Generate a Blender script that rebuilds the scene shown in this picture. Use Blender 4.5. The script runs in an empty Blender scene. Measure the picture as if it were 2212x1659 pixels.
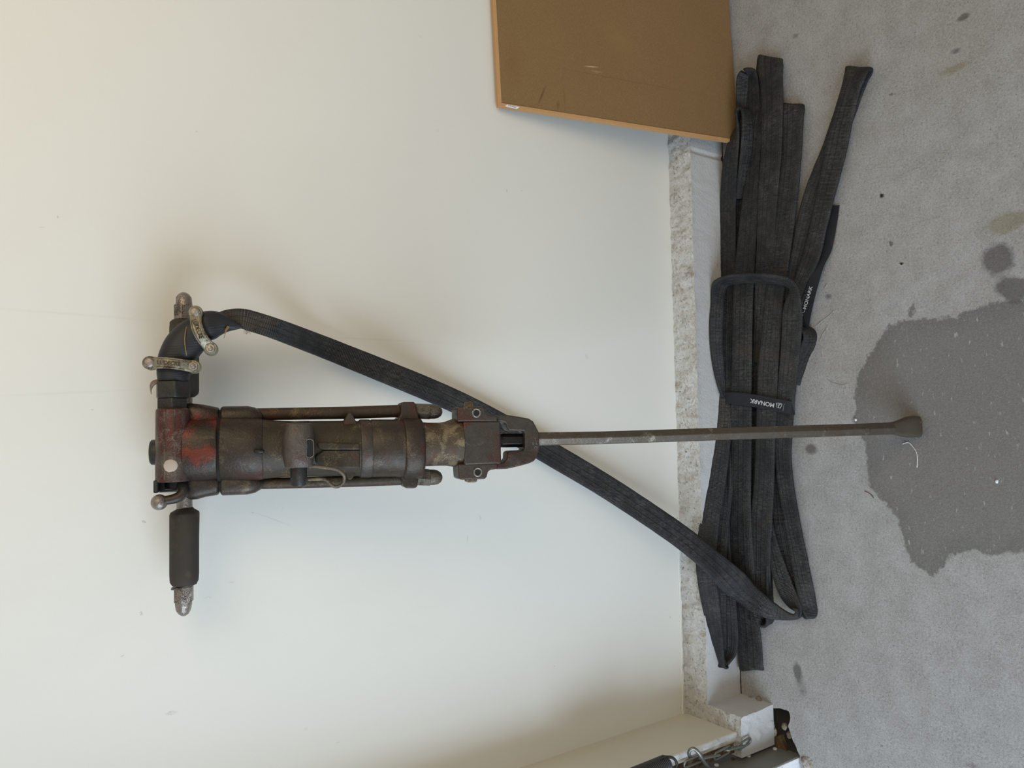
import bpy, bmesh, math, random
import numpy as np
from mathutils import Vector, Matrix, noise
random.seed(7)
C = bpy.context.scene.collection
S = 1.75/1.5                      # metres: the camera stands 1.75 m above the garage floor
H = 1.75

# ---------------------------------------------------------------- camera
PITCH, YAW, ROLL, FPX = math.radians(35.301), math.radians(4.883), math.radians(2.025), 1600.0
_cp, _sp, _cy, _sy = math.cos(PITCH), math.sin(PITCH), math.cos(YAW), math.sin(YAW)
FWD = Vector((_sy*_cp, _cy*_cp, -_sp))
_r = Vector((_cy, -_sy, 0)); _u = _r.cross(FWD)
RGT = math.cos(ROLL)*_r + math.sin(ROLL)*_u
UPV = -math.sin(ROLL)*_r + math.cos(ROLL)*_u
EYE = Vector((0, 0, H))
cam_d = bpy.data.cameras.new('camera'); cam = bpy.data.objects.new('camera', cam_d); C.objects.link(cam)
cam_d.sensor_fit = 'HORIZONTAL'; cam_d.sensor_width = 36; cam_d.lens = FPX/2212*36
cam_d.clip_start = 0.02; cam_d.clip_end = 60
# the photograph was taken with the phone turned on its side: picture-left is up in the room
m3 = Matrix((-UPV, RGT, -FWD)).transposed()
cam.matrix_world = Matrix.Translation(EYE) @ m3.to_4x4()
bpy.context.scene.camera = cam

# ---------------------------------------------------------------- light
sc = bpy.context.scene
sc.view_settings.view_transform = 'Standard'; sc.view_settings.look = 'None'
sc.view_settings.gamma = 1; sc.view_settings.use_curve_mapping = False
sc.view_settings.exposure = -0.09
w = bpy.data.worlds.new('garage_air'); sc.world = w; w.use_nodes = True
w.node_tree.nodes['Background'].inputs[0].default_value = (1.0, 0.96, 0.89, 1)
w.node_tree.nodes['Background'].inputs[1].default_value = 0.37

def area(name, loc, target, sx, sy, power, col):
    l = bpy.data.lights.new(name, 'AREA'); l.shape = 'RECTANGLE'; l.size = sx; l.size_y = sy
    l.energy = power; l.color = col
    o = bpy.data.objects.new(name, l); C.objects.link(o); o.location = loc
    o.rotation_euler = (Vector(target)-Vector(loc)).to_track_quat('-Z', 'Y').to_euler()
    return o
# open garage door to the left of the tool, daylight; warm fill from the interior to the right
area('open_door_daylight', (-2.5, -0.7, 1.35), (0.1, 1.0, 0.1), 2.4, 1.9, 118, (0.66, 0.82, 1.0))
area('warm_room_light', (1.1, -0.3, 2.75), (0.3, 1.4, 1.5), 1.4, 1.4, 25, (1.0, 0.80, 0.50))

# ---------------------------------------------------------------- geometry of the place
YW, YP, ZP, XL, XPL = 1.2500*S, 1.1832*S, 0.1177*S, -0.6655*S, -0.6305*S
def ray(px, py): return FWD + RGT*((829.5-py)/FPX) + UPV*((1106-px)/FPX)
def onz(px, py, z): d = ray(px, py); return EYE + d*((z-H)/d.z)
def ony(px, py, y): d = ray(px, py); return EYE + d*(y/d.y)
def onx(px, py, x): d = ray(px, py); return EYE + d*(x/d.x)
def pxm(p): return (p-EYE).dot(FWD)/FPX          # metres per pixel at a point

# ---------------------------------------------------------------- object helpers
def tag(o, label=None, cat=None, group=None, kind=None):
    if label: o['label'] = label
    if cat: o['category'] = cat
    if group: o['group'] = group
    if kind: o['kind'] = kind
    return o
def empty(name, loc=(0, 0, 0), mat=None):
    o = bpy.data.objects.new(name, None); C.objects.link(o); o.empty_display_size = .05
    if mat is not None: o.matrix_world = mat
    else: o.location = loc
    return o
class MB:
    def __init__(s): s.v = []; s.f = []; s.uv = []; s.mi = []
    def add(s, vs, fs, uvs=None, mi=0):
        b = len(s.v); s.v += [tuple(v) for v in vs]
        for i, f in enumerate(fs):
            s.f.append([b+k for k in f]); s.mi.append(mi)
            s.uv.append(uvs[i] if uvs else [(0, 0)]*len(f))
    def build(s, name, mat, parent=None, bevel=0, seg=2, smooth=40, sub=0, local=None):
        me = bpy.data.meshes.new(name); me.from_pydata(s.v, [], s.f)
        uvl = me.uv_layers.new(name='UVMap')
        flat = [c for fu in s.uv for uvp in fu for c in uvp]
        uvl.data.foreach_set('uv', flat)
        mats = mat if isinstance(mat, (list, tuple)) else [mat]
        for m in mats: me.materials.append(m)
        me.polygons.foreach_set('material_index', s.mi)
        me.update()
        me.polygons.foreach_set('use_smooth', [True]*len(me.polygons))
        if smooth < 180: me.set_sharp_from_angle(angle=math.radians(smooth))
        o = bpy.data.objects.new(name, me); C.objects.link(o)
        if parent: o.parent = parent
        if bevel:
            b = o.modifiers.new('bevel', 'BEVEL'); b.width = bevel; b.segments = seg; b.limit_method = 'ANGLE'; b.angle_limit = math.radians(38)
        if sub:
            q = o.modifiers.new('sub', 'SUBSURF'); q.levels = sub; q.render_levels = sub
        return o
    # closed loft through rings
    def loft(s, rings, cap=True, mi=0):
        n = len(rings[0]); vs = [p for r in rings for p in r]; fs = []; uv = []
        L = 0.0
        for i in range(len(rings)-1):
            L2 = L + (Vector(rings[i+1][0])-Vector(rings[i][0])).length
            for k in range(n):
                k2 = (k+1) % n
                fs.append([i*n+k, i*n+k2, (i+1)*n+k2, (i+1)*n+k])
                a, b = k/n, (k+1)/n
                uv.append([(a, L), (b, L), (b, L2), (a, L2)])
            L = L2
        if cap:
            fs.append(list(range(n))[::-1]); uv.append([(0, 0)]*n)
            fs.append([(len(rings)-1)*n+k for k in range(n)]); uv.append([(0, 0)]*n)
        s.add(vs, fs, uv, mi)
    def box(s, c, ax, ay, az, mi=0):
        c, ax, ay, az = map(Vector, (c, ax, ay, az))
        vs = [c+sx*ax+sy*ay+sz*az for sz in (-1, 1) for sy in (-1, 1) for sx in (-1, 1)]
        fs = [[0, 2, 3, 1], [4, 5, 7, 6], [0, 1, 5, 4], [2, 6, 7, 3], [0, 4, 6, 2], [1, 3, 7, 5]]
        if ax.cross(ay).dot(az) < 0: fs = [f[::-1] for f in fs]
        s.add(vs, fs, None, mi)
    def tube(s, pts, rad, n=12, cap=True, mi=0):
        pts = [Vector(p) for p in pts]
        if not isinstance(rad, (list, tuple)): rad = [rad]*len(pts)
        T = [(pts[min(i+1, len(pts)-1)]-pts[max(i-1, 0)]).normalized() for i in range(len(pts))]
        N = T[0].orthogonal().normalized(); rings = []
        for i, p in enumerate(pts):
            N = (N - T[i]*N.dot(T[i])).normalized(); B = T[i].cross(N)
            rings.append([p + (N*math.cos(2*math.pi*k/n)+B*math.sin(2*math.pi*k/n))*rad[i] for k in range(n)])
        s.loft(rings, cap, mi)
    def ring(s, c, ax, R, r, n=28, m=8, arc=(0, 360), stretch=None):
        c = Vector(c); ax = Vector(ax).normalized(); u = ax.orthogonal().normalized(); v = ax.cross(u)
        s.tube([c+(u*math.cos(math.radians(t))+v*math.sin(math.radians(t)))*R for t in np.linspace(arc[0], arc[1], n)], r, m)
def crom(P, n=8):
    """Catmull-Rom through tuples/arrays"""
    P = [np.array(p, float) for p in P]; out = []
    for i in range(len(P)-1):
        p0 = P[max(i-1, 0)]; p1 = P[i]; p2 = P[i+1]; p3 = P[min(i+2, len(P)-1)]
        for k in range(n):
            t = k/n
            out.append(.5*((2*p1)+(-p0+p2)*t+(2*p0-5*p1+4*p2-p3)*t*t+(-p0+3*p1-3*p2+p3)*t**3))
    out.append(P[-1]); return out

# ---------------------------------------------------------------- material helpers
def srgb(r, g, b):
    f = lambda c: (c/255/12.92) if c/255 <= .04045 else ((c/255+.055)/1.055)**2.4
    return (f(r), f(g), f(b), 1)
class NT:
    def __init__(s, name):
        s.m = bpy.data.materials.new(name); s.m.use_nodes = True; s.t = s.m.node_tree
        s.b = s.t.nodes['Principled BSDF']
        s.co = s.n('ShaderNodeTexCoord')
    def n(s, ty, **k):
        nd = s.t.nodes.new(ty)
        for a, v in k.items(): setattr(nd, a, v)
        return nd
    def l(s, a, b): s.t.links.new(a, b)
    def obj(s): return s.co.outputs['Object']
    def uv(s): return s.co.outputs['UV']
    def noise(s, scale, detail=4, rough=.55, vec=None, dist=0, sc3=None):
        v = vec or s.obj()
        if sc3:
            mp = s.n('ShaderNodeMapping'); s.l(v, mp.inputs[0]); mp.inputs['Scale'].default_value = sc3; v = mp.outputs[0]
        nd = s.n('ShaderNodeTexNoise'); nd.inputs['Scale'].default_value = scale
        nd.inputs['Detail'].default_value = detail; nd.inputs['Roughness'].default_value = rough
        nd.inputs['Distortion'].default_value = dist
        s.l(v, nd.inputs['Vector']); return nd.outputs['Fac']
    def ramp(s, fac, stops, interp='LINEAR'):
        nd = s.n('ShaderNodeValToRGB'); cr = nd.color_ramp; cr.interpolation = interp
        while len(cr.elements) > 1: cr.elements.remove(cr.elements[-1])
        cr.elements[0].position = stops[0][0]; cr.elements[0].color = stops[0][1]
        for p, c in stops[1:]:
            e = cr.elements.new(p); e.color = c
        s.l(fac, nd.inputs[0]); return nd.outputs[0]
    def mask(s, fac, lo, hi):
        nd = s.n('ShaderNodeMapRange'); nd.clamp = True; s.l(fac, nd.inputs[0])
        nd.inputs[1].default_value = lo; nd.inputs[2].default_value = hi; return nd.outputs[0]
    def mix(s, fac, a, b, mode='MIX'):
        nd = s.n('ShaderNodeMix', data_type='RGBA', blend_type=mode)
        for inp, v in ((nd.inputs[0], fac), (nd.inputs[6], a), (nd.inputs[7], b)):
            if hasattr(v, 'node'): s.l(v, inp)
            else: inp.default_value = v
        return nd.outputs[2]
    def math(s, op, a, b=0.0, c=None):
        nd = s.n('ShaderNodeMath', operation=op)
        vals = [a, b] + ([c] if c is not None else [])
        for i, v in enumerate(vals):
            if hasattr(v, 'node'): s.l(v, nd.inputs[i])
            else: nd.inputs[i].default_value = v
        return nd.outputs[0]
    def bump(s, h, strength, dist=.002, prev=None):
        nd = s.n('ShaderNodeBump'); nd.inputs['Strength'].default_value = strength
        nd.inputs['Distance'].default_value = dist; s.l(h, nd.inputs['Height'])
        if prev: s.l(prev, nd.inputs['Normal'])
        return nd.outputs[0]
    def out(s, col=None, rough=.6, metal=0, normal=None, spec=None):
        for inp, v in ((s.b.inputs['Base Color'], col), (s.b.inputs['Roughness'], rough), (s.b.inputs['Metallic'], metal)):
            if v is None: continue
            if hasattr(v, 'node'): s.l(v, inp)
            else: inp.default_value = v
        if normal: s.l(normal, s.b.inputs['Normal'])
        if spec is not None: s.b.inputs['Specular IOR Level'].default_value = spec
        return s.m
G = lambda v: (v, v, v, 1)

def iron(name, base, base2, paint, p_amt, mud, m_amt, rough=.55, metal=.35, bump=.5):
    n = NT(name)
    c = n.mix(n.noise(45, 5, .65), base, base2)
    fine = n.noise(520, 3, .7); big = n.noise(16, 5, .6, dist=.4)
    comb = n.math('ADD', big, n.math('MULTIPLY', n.math('SUBTRACT', fine, .5), .55))
    if p_amt > 0: c = n.mix(n.mask(comb, .62-p_amt*.3, .66-p_amt*.3), c, paint)
    if m_amt > 0:
        b2 = n.noise(23, 5, .7, dist=.8); f2 = n.noise(700, 2, .6)
        cm = n.math('ADD', b2, n.math('MULTIPLY', n.math('SUBTRACT', f2, .5), .5))
        c = n.mix(n.mask(cm, .66-m_amt*.32, .74-m_amt*.3), c, mud)
    gz = n.mask(n.noise(12, 4, .6, sc3=(1, 1.4, .7)), .52, .68)
    c = n.mix(n.math('MULTIPLY', gz, .55), c, srgb(30, 27, 24)) if metal < .46 and rough < .6 else c
    # scratches and bright worn specks
    sp = n.mask(n.noise(900, 2, .5), .66, .74)
    c = n.mix(n.math('MULTIPLY', sp, .45), c, srgb(150, 138, 120))
    nb = n.bump(n.noise(260, 4, .65), bump, .0012)
    nb = n.bump(n.noise(60, 3, .5), bump*.7, .002, nb)
    return n.out(c, n.mix(n.noise(90, 3), G(rough-.12), G(rough+.15)), metal, nb, .4)

M = {}
M['block'] = iron('red_brown_worn_paint', srgb(54, 44, 39), srgb(92, 82, 73), srgb(74, 38, 34), .42, srgb(104, 92, 80), .30, .42, .3)
M['backhead'] = iron('chipped_red_paint', srgb(42, 36, 31), srgb(60, 52, 44), srgb(104, 45, 34), .22, srgb(74, 62, 50), .14, .40, .35)
M['barrel'] = iron('oily_brown_iron', srgb(46, 40, 31), srgb(68, 60, 47), srgb(74, 46, 36), .04, srgb(104, 88, 58), .30, .5, .3)
M['front'] = iron('dark_red_brown_iron', srgb(46, 40, 35), srgb(68, 59, 50), srgb(70, 43, 37), .18, srgb(92, 80, 64), .22, .42, .35)
M['mudiron'] = iron('muddy_iron', srgb(58, 48, 38), srgb(84, 72, 56), srgb(86, 50, 40), .08, srgb(122, 109, 86), .50, .6, .25)
M['chuck'] = iron('grey_brown_iron', srgb(60, 54, 49), srgb(80, 73, 66), srgb(76, 50, 42), .16, srgb(118, 108, 94), .10, .45, .45)
M['muffler'] = iron('grey_pitted_iron', srgb(76, 70, 66), srgb(96, 89, 84), srgb(82, 64, 58), .08, srgb(120, 112, 102), .08, .42, .5, .9)
M['darkhex'] = iron('dark_hex_iron', srgb(44, 44, 42), srgb(58, 58, 54), srgb(70, 44, 38), .02, srgb(90, 84, 74), .05, .4, .4)
M['rod'] = iron('brown_rod_iron', srgb(54, 44, 34), srgb(74, 62, 48), srgb(80, 46, 38), .08, srgb(110, 96, 70), .26, .55, .35)
M['steel'] = iron('pitted_bare_steel', srgb(152, 144, 136), srgb(122, 112, 104), srgb(84, 72, 64), .14, srgb(182, 176, 166), .2, .32, .6, .8)
M['nut'] = iron('dirty_grey_nut', srgb(112, 104, 93), srgb(84, 76, 66), srgb(60, 50, 44), .2, srgb(120, 108, 86), .2, .5, .5, .7)
M['clamp'] = iron('dull_cast_clamp', srgb(150, 143, 124), srgb(118, 110, 92), srgb(84, 72, 54), .34, srgb(172, 166, 148), .2, .42, .55, .6)
M['chisel'] = iron('brown_grey_drill_steel', srgb(104, 97, 87), srgb(82, 74, 65), srgb(90, 76, 62), .2, srgb(150, 142, 130), .16, .36, .55, .3)
M['shank'] = iron('black_oiled_steel', srgb(38, 37, 38), srgb(50, 48, 48), srgb(50, 44, 40), .05, srgb(60, 56, 52), .05, .3, .6, .2)
M['cavity'] = NT('dark_cavity').out(srgb(16, 14, 13), .8)

n = NT('grip_rubber')
c = n.mix(n.noise(14, 5, .6), srgb(42, 40, 37), srgb(64, 57, 48))
c = n.mix(n.mask(n.noise(30, 4, .6), .6, .75), c, srgb(76, 67, 55))
M['grip'] = n.out(c, .72, 0, n.bump(n.noise(300, 3), .35, .001), .3)

n = NT('sleeve_rubber')
c = n.mix(n.noise(20, 4, .6), srgb(27, 27, 30), srgb(42, 42, 45))
wv = n.n('ShaderNodeTexWave'); wv.inputs['Scale'].default_value = 120; wv.inputs['Distortion'].default_value = 1.5; n.l(n.obj(), wv.inputs[0])
M['sleeve'] = n.out(c, .5, 0, n.bump(wv.outputs['Fac'], .3, .0006), .35)

def hose_mat():
    n = NT('ribbed_hose_rubber')
    sep = n.n('ShaderNodeSeparateXYZ'); n.l(n.uv(), sep.inputs[0])
    u, v = sep.outputs[0], sep.outputs[1]
    rib = n.math('SINE', n.math('MULTIPLY', v, 2*math.pi/.0034))
    lane = n.math('SINE', n.math('MULTIPLY', u, 2*math.pi*22))
    stitch = n.mask(lane, -.95, -.5)
    cmb = n.n('ShaderNodeCombineXYZ'); n.l(n.math('MULTIPLY', u, .16), cmb.inputs[0]); n.l(n.math('MULTIPLY', v, .18), cmb.inputs[1])
    sepo = n.n('ShaderNodeSeparateXYZ'); n.l(n.obj(), sepo.inputs[0]); n.l(sepo.outputs[0], cmb.inputs[2])
    streak = n.noise(220, 4, .65, vec=cmb.outputs[0])
    dust = n.noise(11, 5, .65)
    dfac = n.math('MULTIPLY', n.mask(dust, .38, .72), n.mask(streak, .40, .72))
    c = n.mix(n.noise(7, 3), srgb(23, 24, 27), srgb(35, 35, 38))
    c = n.mix(n.math('MULTIPLY', dfac, .58), c, srgb(106, 104, 101))
    tips = n.math('MULTIPLY', n.mask(rib, .3, 1.0), n.mask(n.noise(38, 5, .7), .46, .66))
    c = n.mix(n.math('MULTIPLY', tips, .38), c, srgb(122, 117, 110))
    c = n.mix(n.math('MULTIPLY', n.math('SUBTRACT', 1.0, stitch), .5), c, srgb(22, 22, 24))
    lint = n.mask(n.noise(480, 2, .5), .69, .75)
    c = n.mix(n.math('MULTIPLY', lint, .55), c, srgb(140, 136, 128))
    c = n.mix(n.math('MULTIPLY', n.mask(n.noise(9, 4, .6), .60, .75), .5), c, srgb(74, 62, 46))
    h = n.math('ADD', n.math('MULTIPLY', rib, .5), n.math('MULTIPLY', stitch, .8))
    b = n.bump(h, .6, .0014)
    b = n.bump(n.noise(120, 3), .2, .002, b)
    return n.out(c, n.mix(n.noise(30, 3), G(.48), G(.72)), 0, b, .4)
M['hose'] = hose_mat()

n = NT('strap_webbing')
c = n.mix(n.noise(30, 3), srgb(30, 32, 38), srgb(44, 46, 52))
c = n.mix(n.math('MULTIPLY', n.mask(n.noise(26, 4), .58, .72), .5), c, srgb(78, 56, 42))
M['strap'] = n.out(c, .7, 0, n.bump(n.noise(500, 2), .3, .0008), .3)
M['print'] = NT('white_print').out(srgb(196, 198, 200), .6)

# painted wall board
def wall_mat():
    n = NT('cream_wall_paint')
    c = n.mix(n.noise(1.4, 3), srgb(224, 222, 214), srgb(219, 217, 209))
    marks = []
    # dark scuffs on the paint: (px,py, half length, half width, angle, strength)
    for px, py, a, b_, ang, st in [(311, 1127, 5, 3, 30, .5), (305, 1325, 5, 3, 70, .55), (370, 1540, 12, 5, 5, .35), (264, 1417, 6, 1, -20, .5),
                                   (610, 1100, 1, 6, 20, .35), (547, 1108, 7, 1, 25, .3), (1010, 1165, 2, 9, 5, .25), (1037, 1118, 2, 7, -10, .3),
                                   (500, 1258, 9, 1.5, 8, .22), (660, 1575, 5, 4, 0, .18), (730, 1604, 5, 1.5, 0, .3), (1095, 412, 1.2, 5, 0, .6),
                                   (1127, 412, 3, 1, 0, .5), (125, 468, 2, 3, 0, .55), (425, 284, 1.2, 2.2, 0, .6), (90, 491, 6, 1, -10, .3),
                                   (907, 78, 6, 2, 20, .12), (1268, 770, 7, 5, 60, .18), (1197, 1439, 2, 2, 0, .5), (1448, 1333, 3, 2, 0, .4),
                                   (1470, 1529, 2, 4, 15, .7), (945, 282, 5, 4, 0, .12), (448, 1291, 9, 2, 0, .15), (200, 885, 3, 2, 0, .3)]:
        p = ony(px, py, YW); s_ = pxm(p)
        mp = n.n('ShaderNodeMapping', vector_type='TEXTURE'); n.l(n.obj(), mp.inputs[0])
        mp.inputs['Location'].default_value = p
        mp.inputs['Rotation'].default_value = (0, math.radians(ang), 0)
        mp.inputs['Scale'].default_value = (b_*s_*1.2, 1, a*s_*1.2)
        g = n.n('ShaderNodeTexGradient', gradient_type='SPHERICAL'); n.l(mp.outputs[0], g.inputs[0])
        marks.append(n.math('MULTIPLY', g.outputs['Fac'], st*1.6))
    t = marks[0]
    for q in marks[1:]: t = n.math('MAXIMUM', t, q)
    t = n.math('MULTIPLY', t, n.mask(n.noise(420, 4, .7), .38, .62))
    c = n.mix(t, c, srgb(84, 80, 72))
    for (a_, b_, wd, st) in (((-60, 662), (345, 693), .003, .13), ((-60, 858), (330, 840), .003, .12), ((560, 722), (1000, 742), .003, .14), ((545, 1105), (640, 1140), .0012, .35)):
        P0, P1 = ony(*a_, YW), ony(*b_, YW); L_ = (P1-P0).length; md = (P0+P1)/2
        mp = n.n('ShaderNodeMapping', vector_type='TEXTURE'); n.l(n.obj(), mp.inputs[0])
        mp.inputs['Location'].default_value = md; mp.inputs['Rotation'].default_value = (0, -math.atan2(P1.z-P0.z, P1.x-P0.x), 0)
        mp.inputs['Scale'].default_value = (L_*.6, 1, wd)
        g = n.n('ShaderNodeTexGradient', gradient_type='SPHERICAL'); n.l(mp.outputs[0], g.inputs[0])
        c = n.mix(n.math('MULTIPLY', g.outputs['Fac'], st), c, srgb(176, 168, 152))
    # faint smears
    sm = n.mask(n.noise(2.6, 5, .6, sc3=(1, 1, .35)), .55, .8)
    c = n.mix(n.math('MULTIPLY', sm, .12), c, srgb(196, 186, 168))
    b = n.bump(n.noise(330, 3, .6), .12, .0012)
    b = n.bump(n.noise(28, 3, .5, sc3=(1, 1, .3)), .10, .003, b)
    return n.out(c, .55, 0, b, .35)
M['wall'] = wall_mat()

n = NT('side_panel_paint')
c = n.mix(n.noise(6, 3), srgb(206, 200, 184), srgb(212, 207, 192))
M['panel_l'] = n.out(c, .5, 0, n.bump(n.noise(240, 3), .1, .001), .35)

n = NT('rough_plinth_concrete')
a = n.noise(26, 8, .72, dist=.5); b_ = n.noise(140, 5, .7)
c = n.ramp(a, [(.28, srgb(138, 120, 104)), (.37, srgb(204, 196, 184)), (.46, srgb(234, 231, 225)), (.7, srgb(242, 241, 238))])
c = n.mix(n.mask(b_, .56, .70), c, srgb(104, 90, 76))
M['ledge'] = n.out(c, .8, 0, n.bump(n.noise(110, 7, .8, dist=.6), 1.0, .008), .3)
n = NT('white_painted_plinth')
c = n.mix(n.noise(9, 5, .6), srgb(206, 206, 206), srgb(190, 188, 186))
c = n.mix(n.mask(n.noise(70, 6, .75), .64, .74), c, srgb(120, 110, 100))
c = n.mix(n.math('MULTIPLY', n.mask(n.noise(400, 3, .6), .62, .72), .5), c, srgb(130, 126, 122))
M['plinth'] = n.out(c, .62, 0, n.bump(n.noise(170, 5, .7), .6, .003), .35)

# concrete floor
def floor_mat():
    n = NT('garage_floor_concrete')
    at = n.n('ShaderNodeAttribute'); at.attribute_name = 'stain'
    sp = n.n('ShaderNodeSeparateColor'); n.l(at.outputs['Color'], sp.inputs[0])
    big = n.noise(2.2, 5, .6); mid = n.noise(17, 6, .68); fine = n.noise(190, 5, .72); gr = n.noise(600, 3, .7)
    c = n.ramp(mid, [(.3, srgb(178, 175, 172)), (.5, srgb(192, 190, 188)), (.72, srgb(205, 204, 203))])
    c = n.mix(n.math('MULTIPLY', n.mask(big, .45, .7), .45), c, srgb(176, 168, 158))
    c = n.mix(n.math('MULTIPLY', n.mask(fine, .50, .66), .55), c, srgb(222, 221, 220))
    c = n.mix(n.math('MULTIPLY', n.mask(fine, .44, .32), .6), c, srgb(104, 100, 98))
    c = n.mix(n.math('MULTIPLY', n.mask(gr, .56, .70), .5), c, srgb(230, 230, 230))
    c = n.mix(n.math('MULTIPLY', n.mask(gr, .42, .30), .4), c, srgb(96, 92, 90))
    # dark chips
    c = n.mix(n.math('MULTIPLY', n.mask(n.noise(60, 3, .5), .74, .78), .6), c, srgb(92, 80, 70))
    # large damp patch with a crisp ragged edge
    edge = n.math('ADD', sp.outputs[0], n.math('MULTIPLY', n.math('SUBTRACT', n.noise(34, 6, .75), .5), .30))
    wet = n.mask(edge, .495, .53)
    soft = n.mask(edge, .5, .80)
    dc = n.mix(soft, srgb(124, 120, 116), srgb(138, 134, 131))
    dc = n.mix(n.math('MULTIPLY', n.mask(fine, .5, .68), .5), dc, srgb(164, 161, 158))
    dc = n.mix(n.math('MULTIPLY', n.mask(gr, .44, .32), .6), dc, srgb(82, 77, 74))
    dc = n.mix(n.mask(n.noise(75, 4, .6, sc3=(.55, 1.5, 1)), .635, .69), dc, srgb(196, 193, 188))
    c = n.mix(n.math('MULTIPLY', wet, .84), c, dc)
    jag = n.mask(n.math('ADD', sp.outputs[1], n.math('MULTIPLY', n.math('SUBTRACT', n.noise(60, 5, .7), .5), .6)), .32, .62)
    c = n.mix(n.math('MULTIPLY', jag, .72), c, srgb(96, 90, 88))
    c = n.mix(n.math('MULTIPLY', n.mask(n.math('ADD', sp.outputs[2], n.math('MULTIPLY', n.math('SUBTRACT', n.noise(50, 5, .7), .5), .6)), .3, .7), .5), c, srgb(150, 134, 92))
    b = n.bump(n.noise(240, 6, .78), .9, .0035)
    b = n.bump(n.noise(60, 6, .7), .6, .007, b)
    return n.out(c, n.mix(wet, G(.78), G(.70)), 0, b, .3)
M['floor'] = floor_mat()
n = NT('broken_concrete')
c = n.ramp(n.noise(60, 7, .75), [(.35, srgb(98, 88, 78)), (.5, srgb(160, 152, 142)), (.62, srgb(214, 212, 208))])
M['chip'] = iron('dirty_concrete_chip', srgb(120, 108, 94), srgb(150, 140, 128), srgb(96, 84, 70), .3, srgb(170, 162, 150), .2, .85, 0)
M['rubble'] = n.out(c, .85, 0, n.bump(n.noise(80, 6, .75), 1, .006), .2)
M['ground'] = NT('dark_gap_soil').out(srgb(52, 45, 38), .95)
n = NT('fibreboard_face')
c = n.mix(n.noise(5, 6, .65), srgb(130, 102, 68), srgb(119, 92, 59))
c = n.mix(n.math('MULTIPLY', n.mask(n.noise(800, 3, .6), .48, .7), .4), c, srgb(176, 142, 98))
c = n.mix(n.math('MULTIPLY', n.mask(n.noise(260, 4, .7), .60, .72), .35), c, srgb(108, 76, 42))
def softline(n, c, p0, p1, wd, st, col):
    a = Vector(p0); b = Vector(p1); mid = (a+b)/2; L = (b-a).length
    mp = n.n('ShaderNodeMapping', vector_type='TEXTURE'); n.l(n.co.outputs['Object'], mp.inputs[0])
    mp.inputs['Location'].default_value = mid
    mp.inputs['Rotation'].default_value = (0, -math.atan2(b.z-a.z, b.x-a.x), 0)
    mp.inputs['Scale'].default_value = (L*.55, 1, wd)
    g = n.n('ShaderNodeTexGradient', gradient_type='SPHERICAL'); n.l(mp.outputs[0], g.inputs[0])
    return n.mix(n.math('MULTIPLY', g.outputs['Fac'], st), c, col)
M['_mdf'] = (n, c, softline)
n = NT('fibreboard_edge')
M['mdf_edge'] = n.out(n.mix(n.noise(120, 3), srgb(182, 138, 92), srgb(192, 150, 102)), .7, 0, n.bump(n.noise(300, 3), .2, .001), .3)
M['sticker'] = NT('white_sticker').out(srgb(226, 228, 232), .4)
M['ink'] = NT('grey_ink').out(srgb(70, 72, 80), .6)
n = NT('grey_door_steel')
M['jamb'] = n.out(n.mix(n.noise(20, 4), srgb(122, 122, 118), srgb(138, 137, 132)), .5, .2, n.bump(n.noise(90, 3), .1, .001), .4)
n = NT('white_jamb_timber')
M['jambw'] = n.out(n.mix(n.mask(n.noise(60, 5, .7), .58, .68), srgb(226, 228, 232), srgb(170, 164, 156)), .6, 0, n.bump(n.noise(120, 4, sc3=(1, 1, .15)), .5, .003), .3)
n = NT('rusty_strip')
M['rust'] = n.out(n.ramp(n.noise(40, 6, .7), [(.35, srgb(66, 48, 38)), (.55, srgb(112, 92, 74)), (.68, srgb(170, 160, 140))]), .8, 0, n.bump(n.noise(80, 5), .7, .003), .3)
n = NT('galvanised_chain')
M['galv'] = n.out(n.mix(n.noise(60, 3), srgb(150, 150, 142), srgb(112, 110, 102)), .4, .7, n.bump(n.noise(200, 3), .3, .001), .5)
n = NT('black_spring_steel')
M['spring'] = n.out(n.mix(n.noise(60, 3), srgb(50, 50, 52), srgb(70, 70, 72)), .45, .4, None, .5)
M['wood'] = iron('split_brown_wood', srgb(82, 66, 46), srgb(104, 86, 62), srgb(60, 46, 32), .2, srgb(150, 126, 90), .2, .8, 0)
M['thread'] = NT('frayed_tape').out(srgb(126, 104, 66), .9)
M['fluff'] = NT('frayed_fibres').out(srgb(112, 96, 80), .9)
M['concrete_plug'] = NT('putty_plug').out(srgb(172, 158, 146), .8)

# ================================================================ THE SETTING
# back wall
def slab(name, mat, y0, x0, x1, z0, z1, th=.05):
    m = MB(); m.box(((x0+x1)/2, y0+th/2, (z0+z1)/2), ((x1-x0)/2, 0, 0), (0, th/2, 0), (0, 0, (z1-z0)/2))
    return m.build(name, mat)
o = slab('wall_back', M['wall'], YW, XL, 3.0, ZP-.004, 2.6); tag(o, kind='structure')
# thin painted bead along the foot of the wall boards, on the left part only
m = MB(); p = ony(1470, 1120, YW)
rows = [Vector((XL + (p.x-XL)*k/40, YW-.0012, ZP+.010+.0012*noise.noise((k*.4, 0, 0)))) for k in range(41)]
m.tube(rows, .0022, 6); b = m.build('trim_1', M['wall']); tag(b, kind='structure')
# left side panel: short return wall beside the door opening
YJ = 1.1029*S
m = MB(); m.box((XL-.012, (YW+YJ)/2+.02, (ZP+2.6)/2), (.012, 0, 0), (0, (YW-YJ)/2+.02, 0), (0, 0, (2.6-ZP)/2))
o = m.build('wall_left', M['panel_l'], bevel=.001); tag(o, kind='structure')
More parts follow.
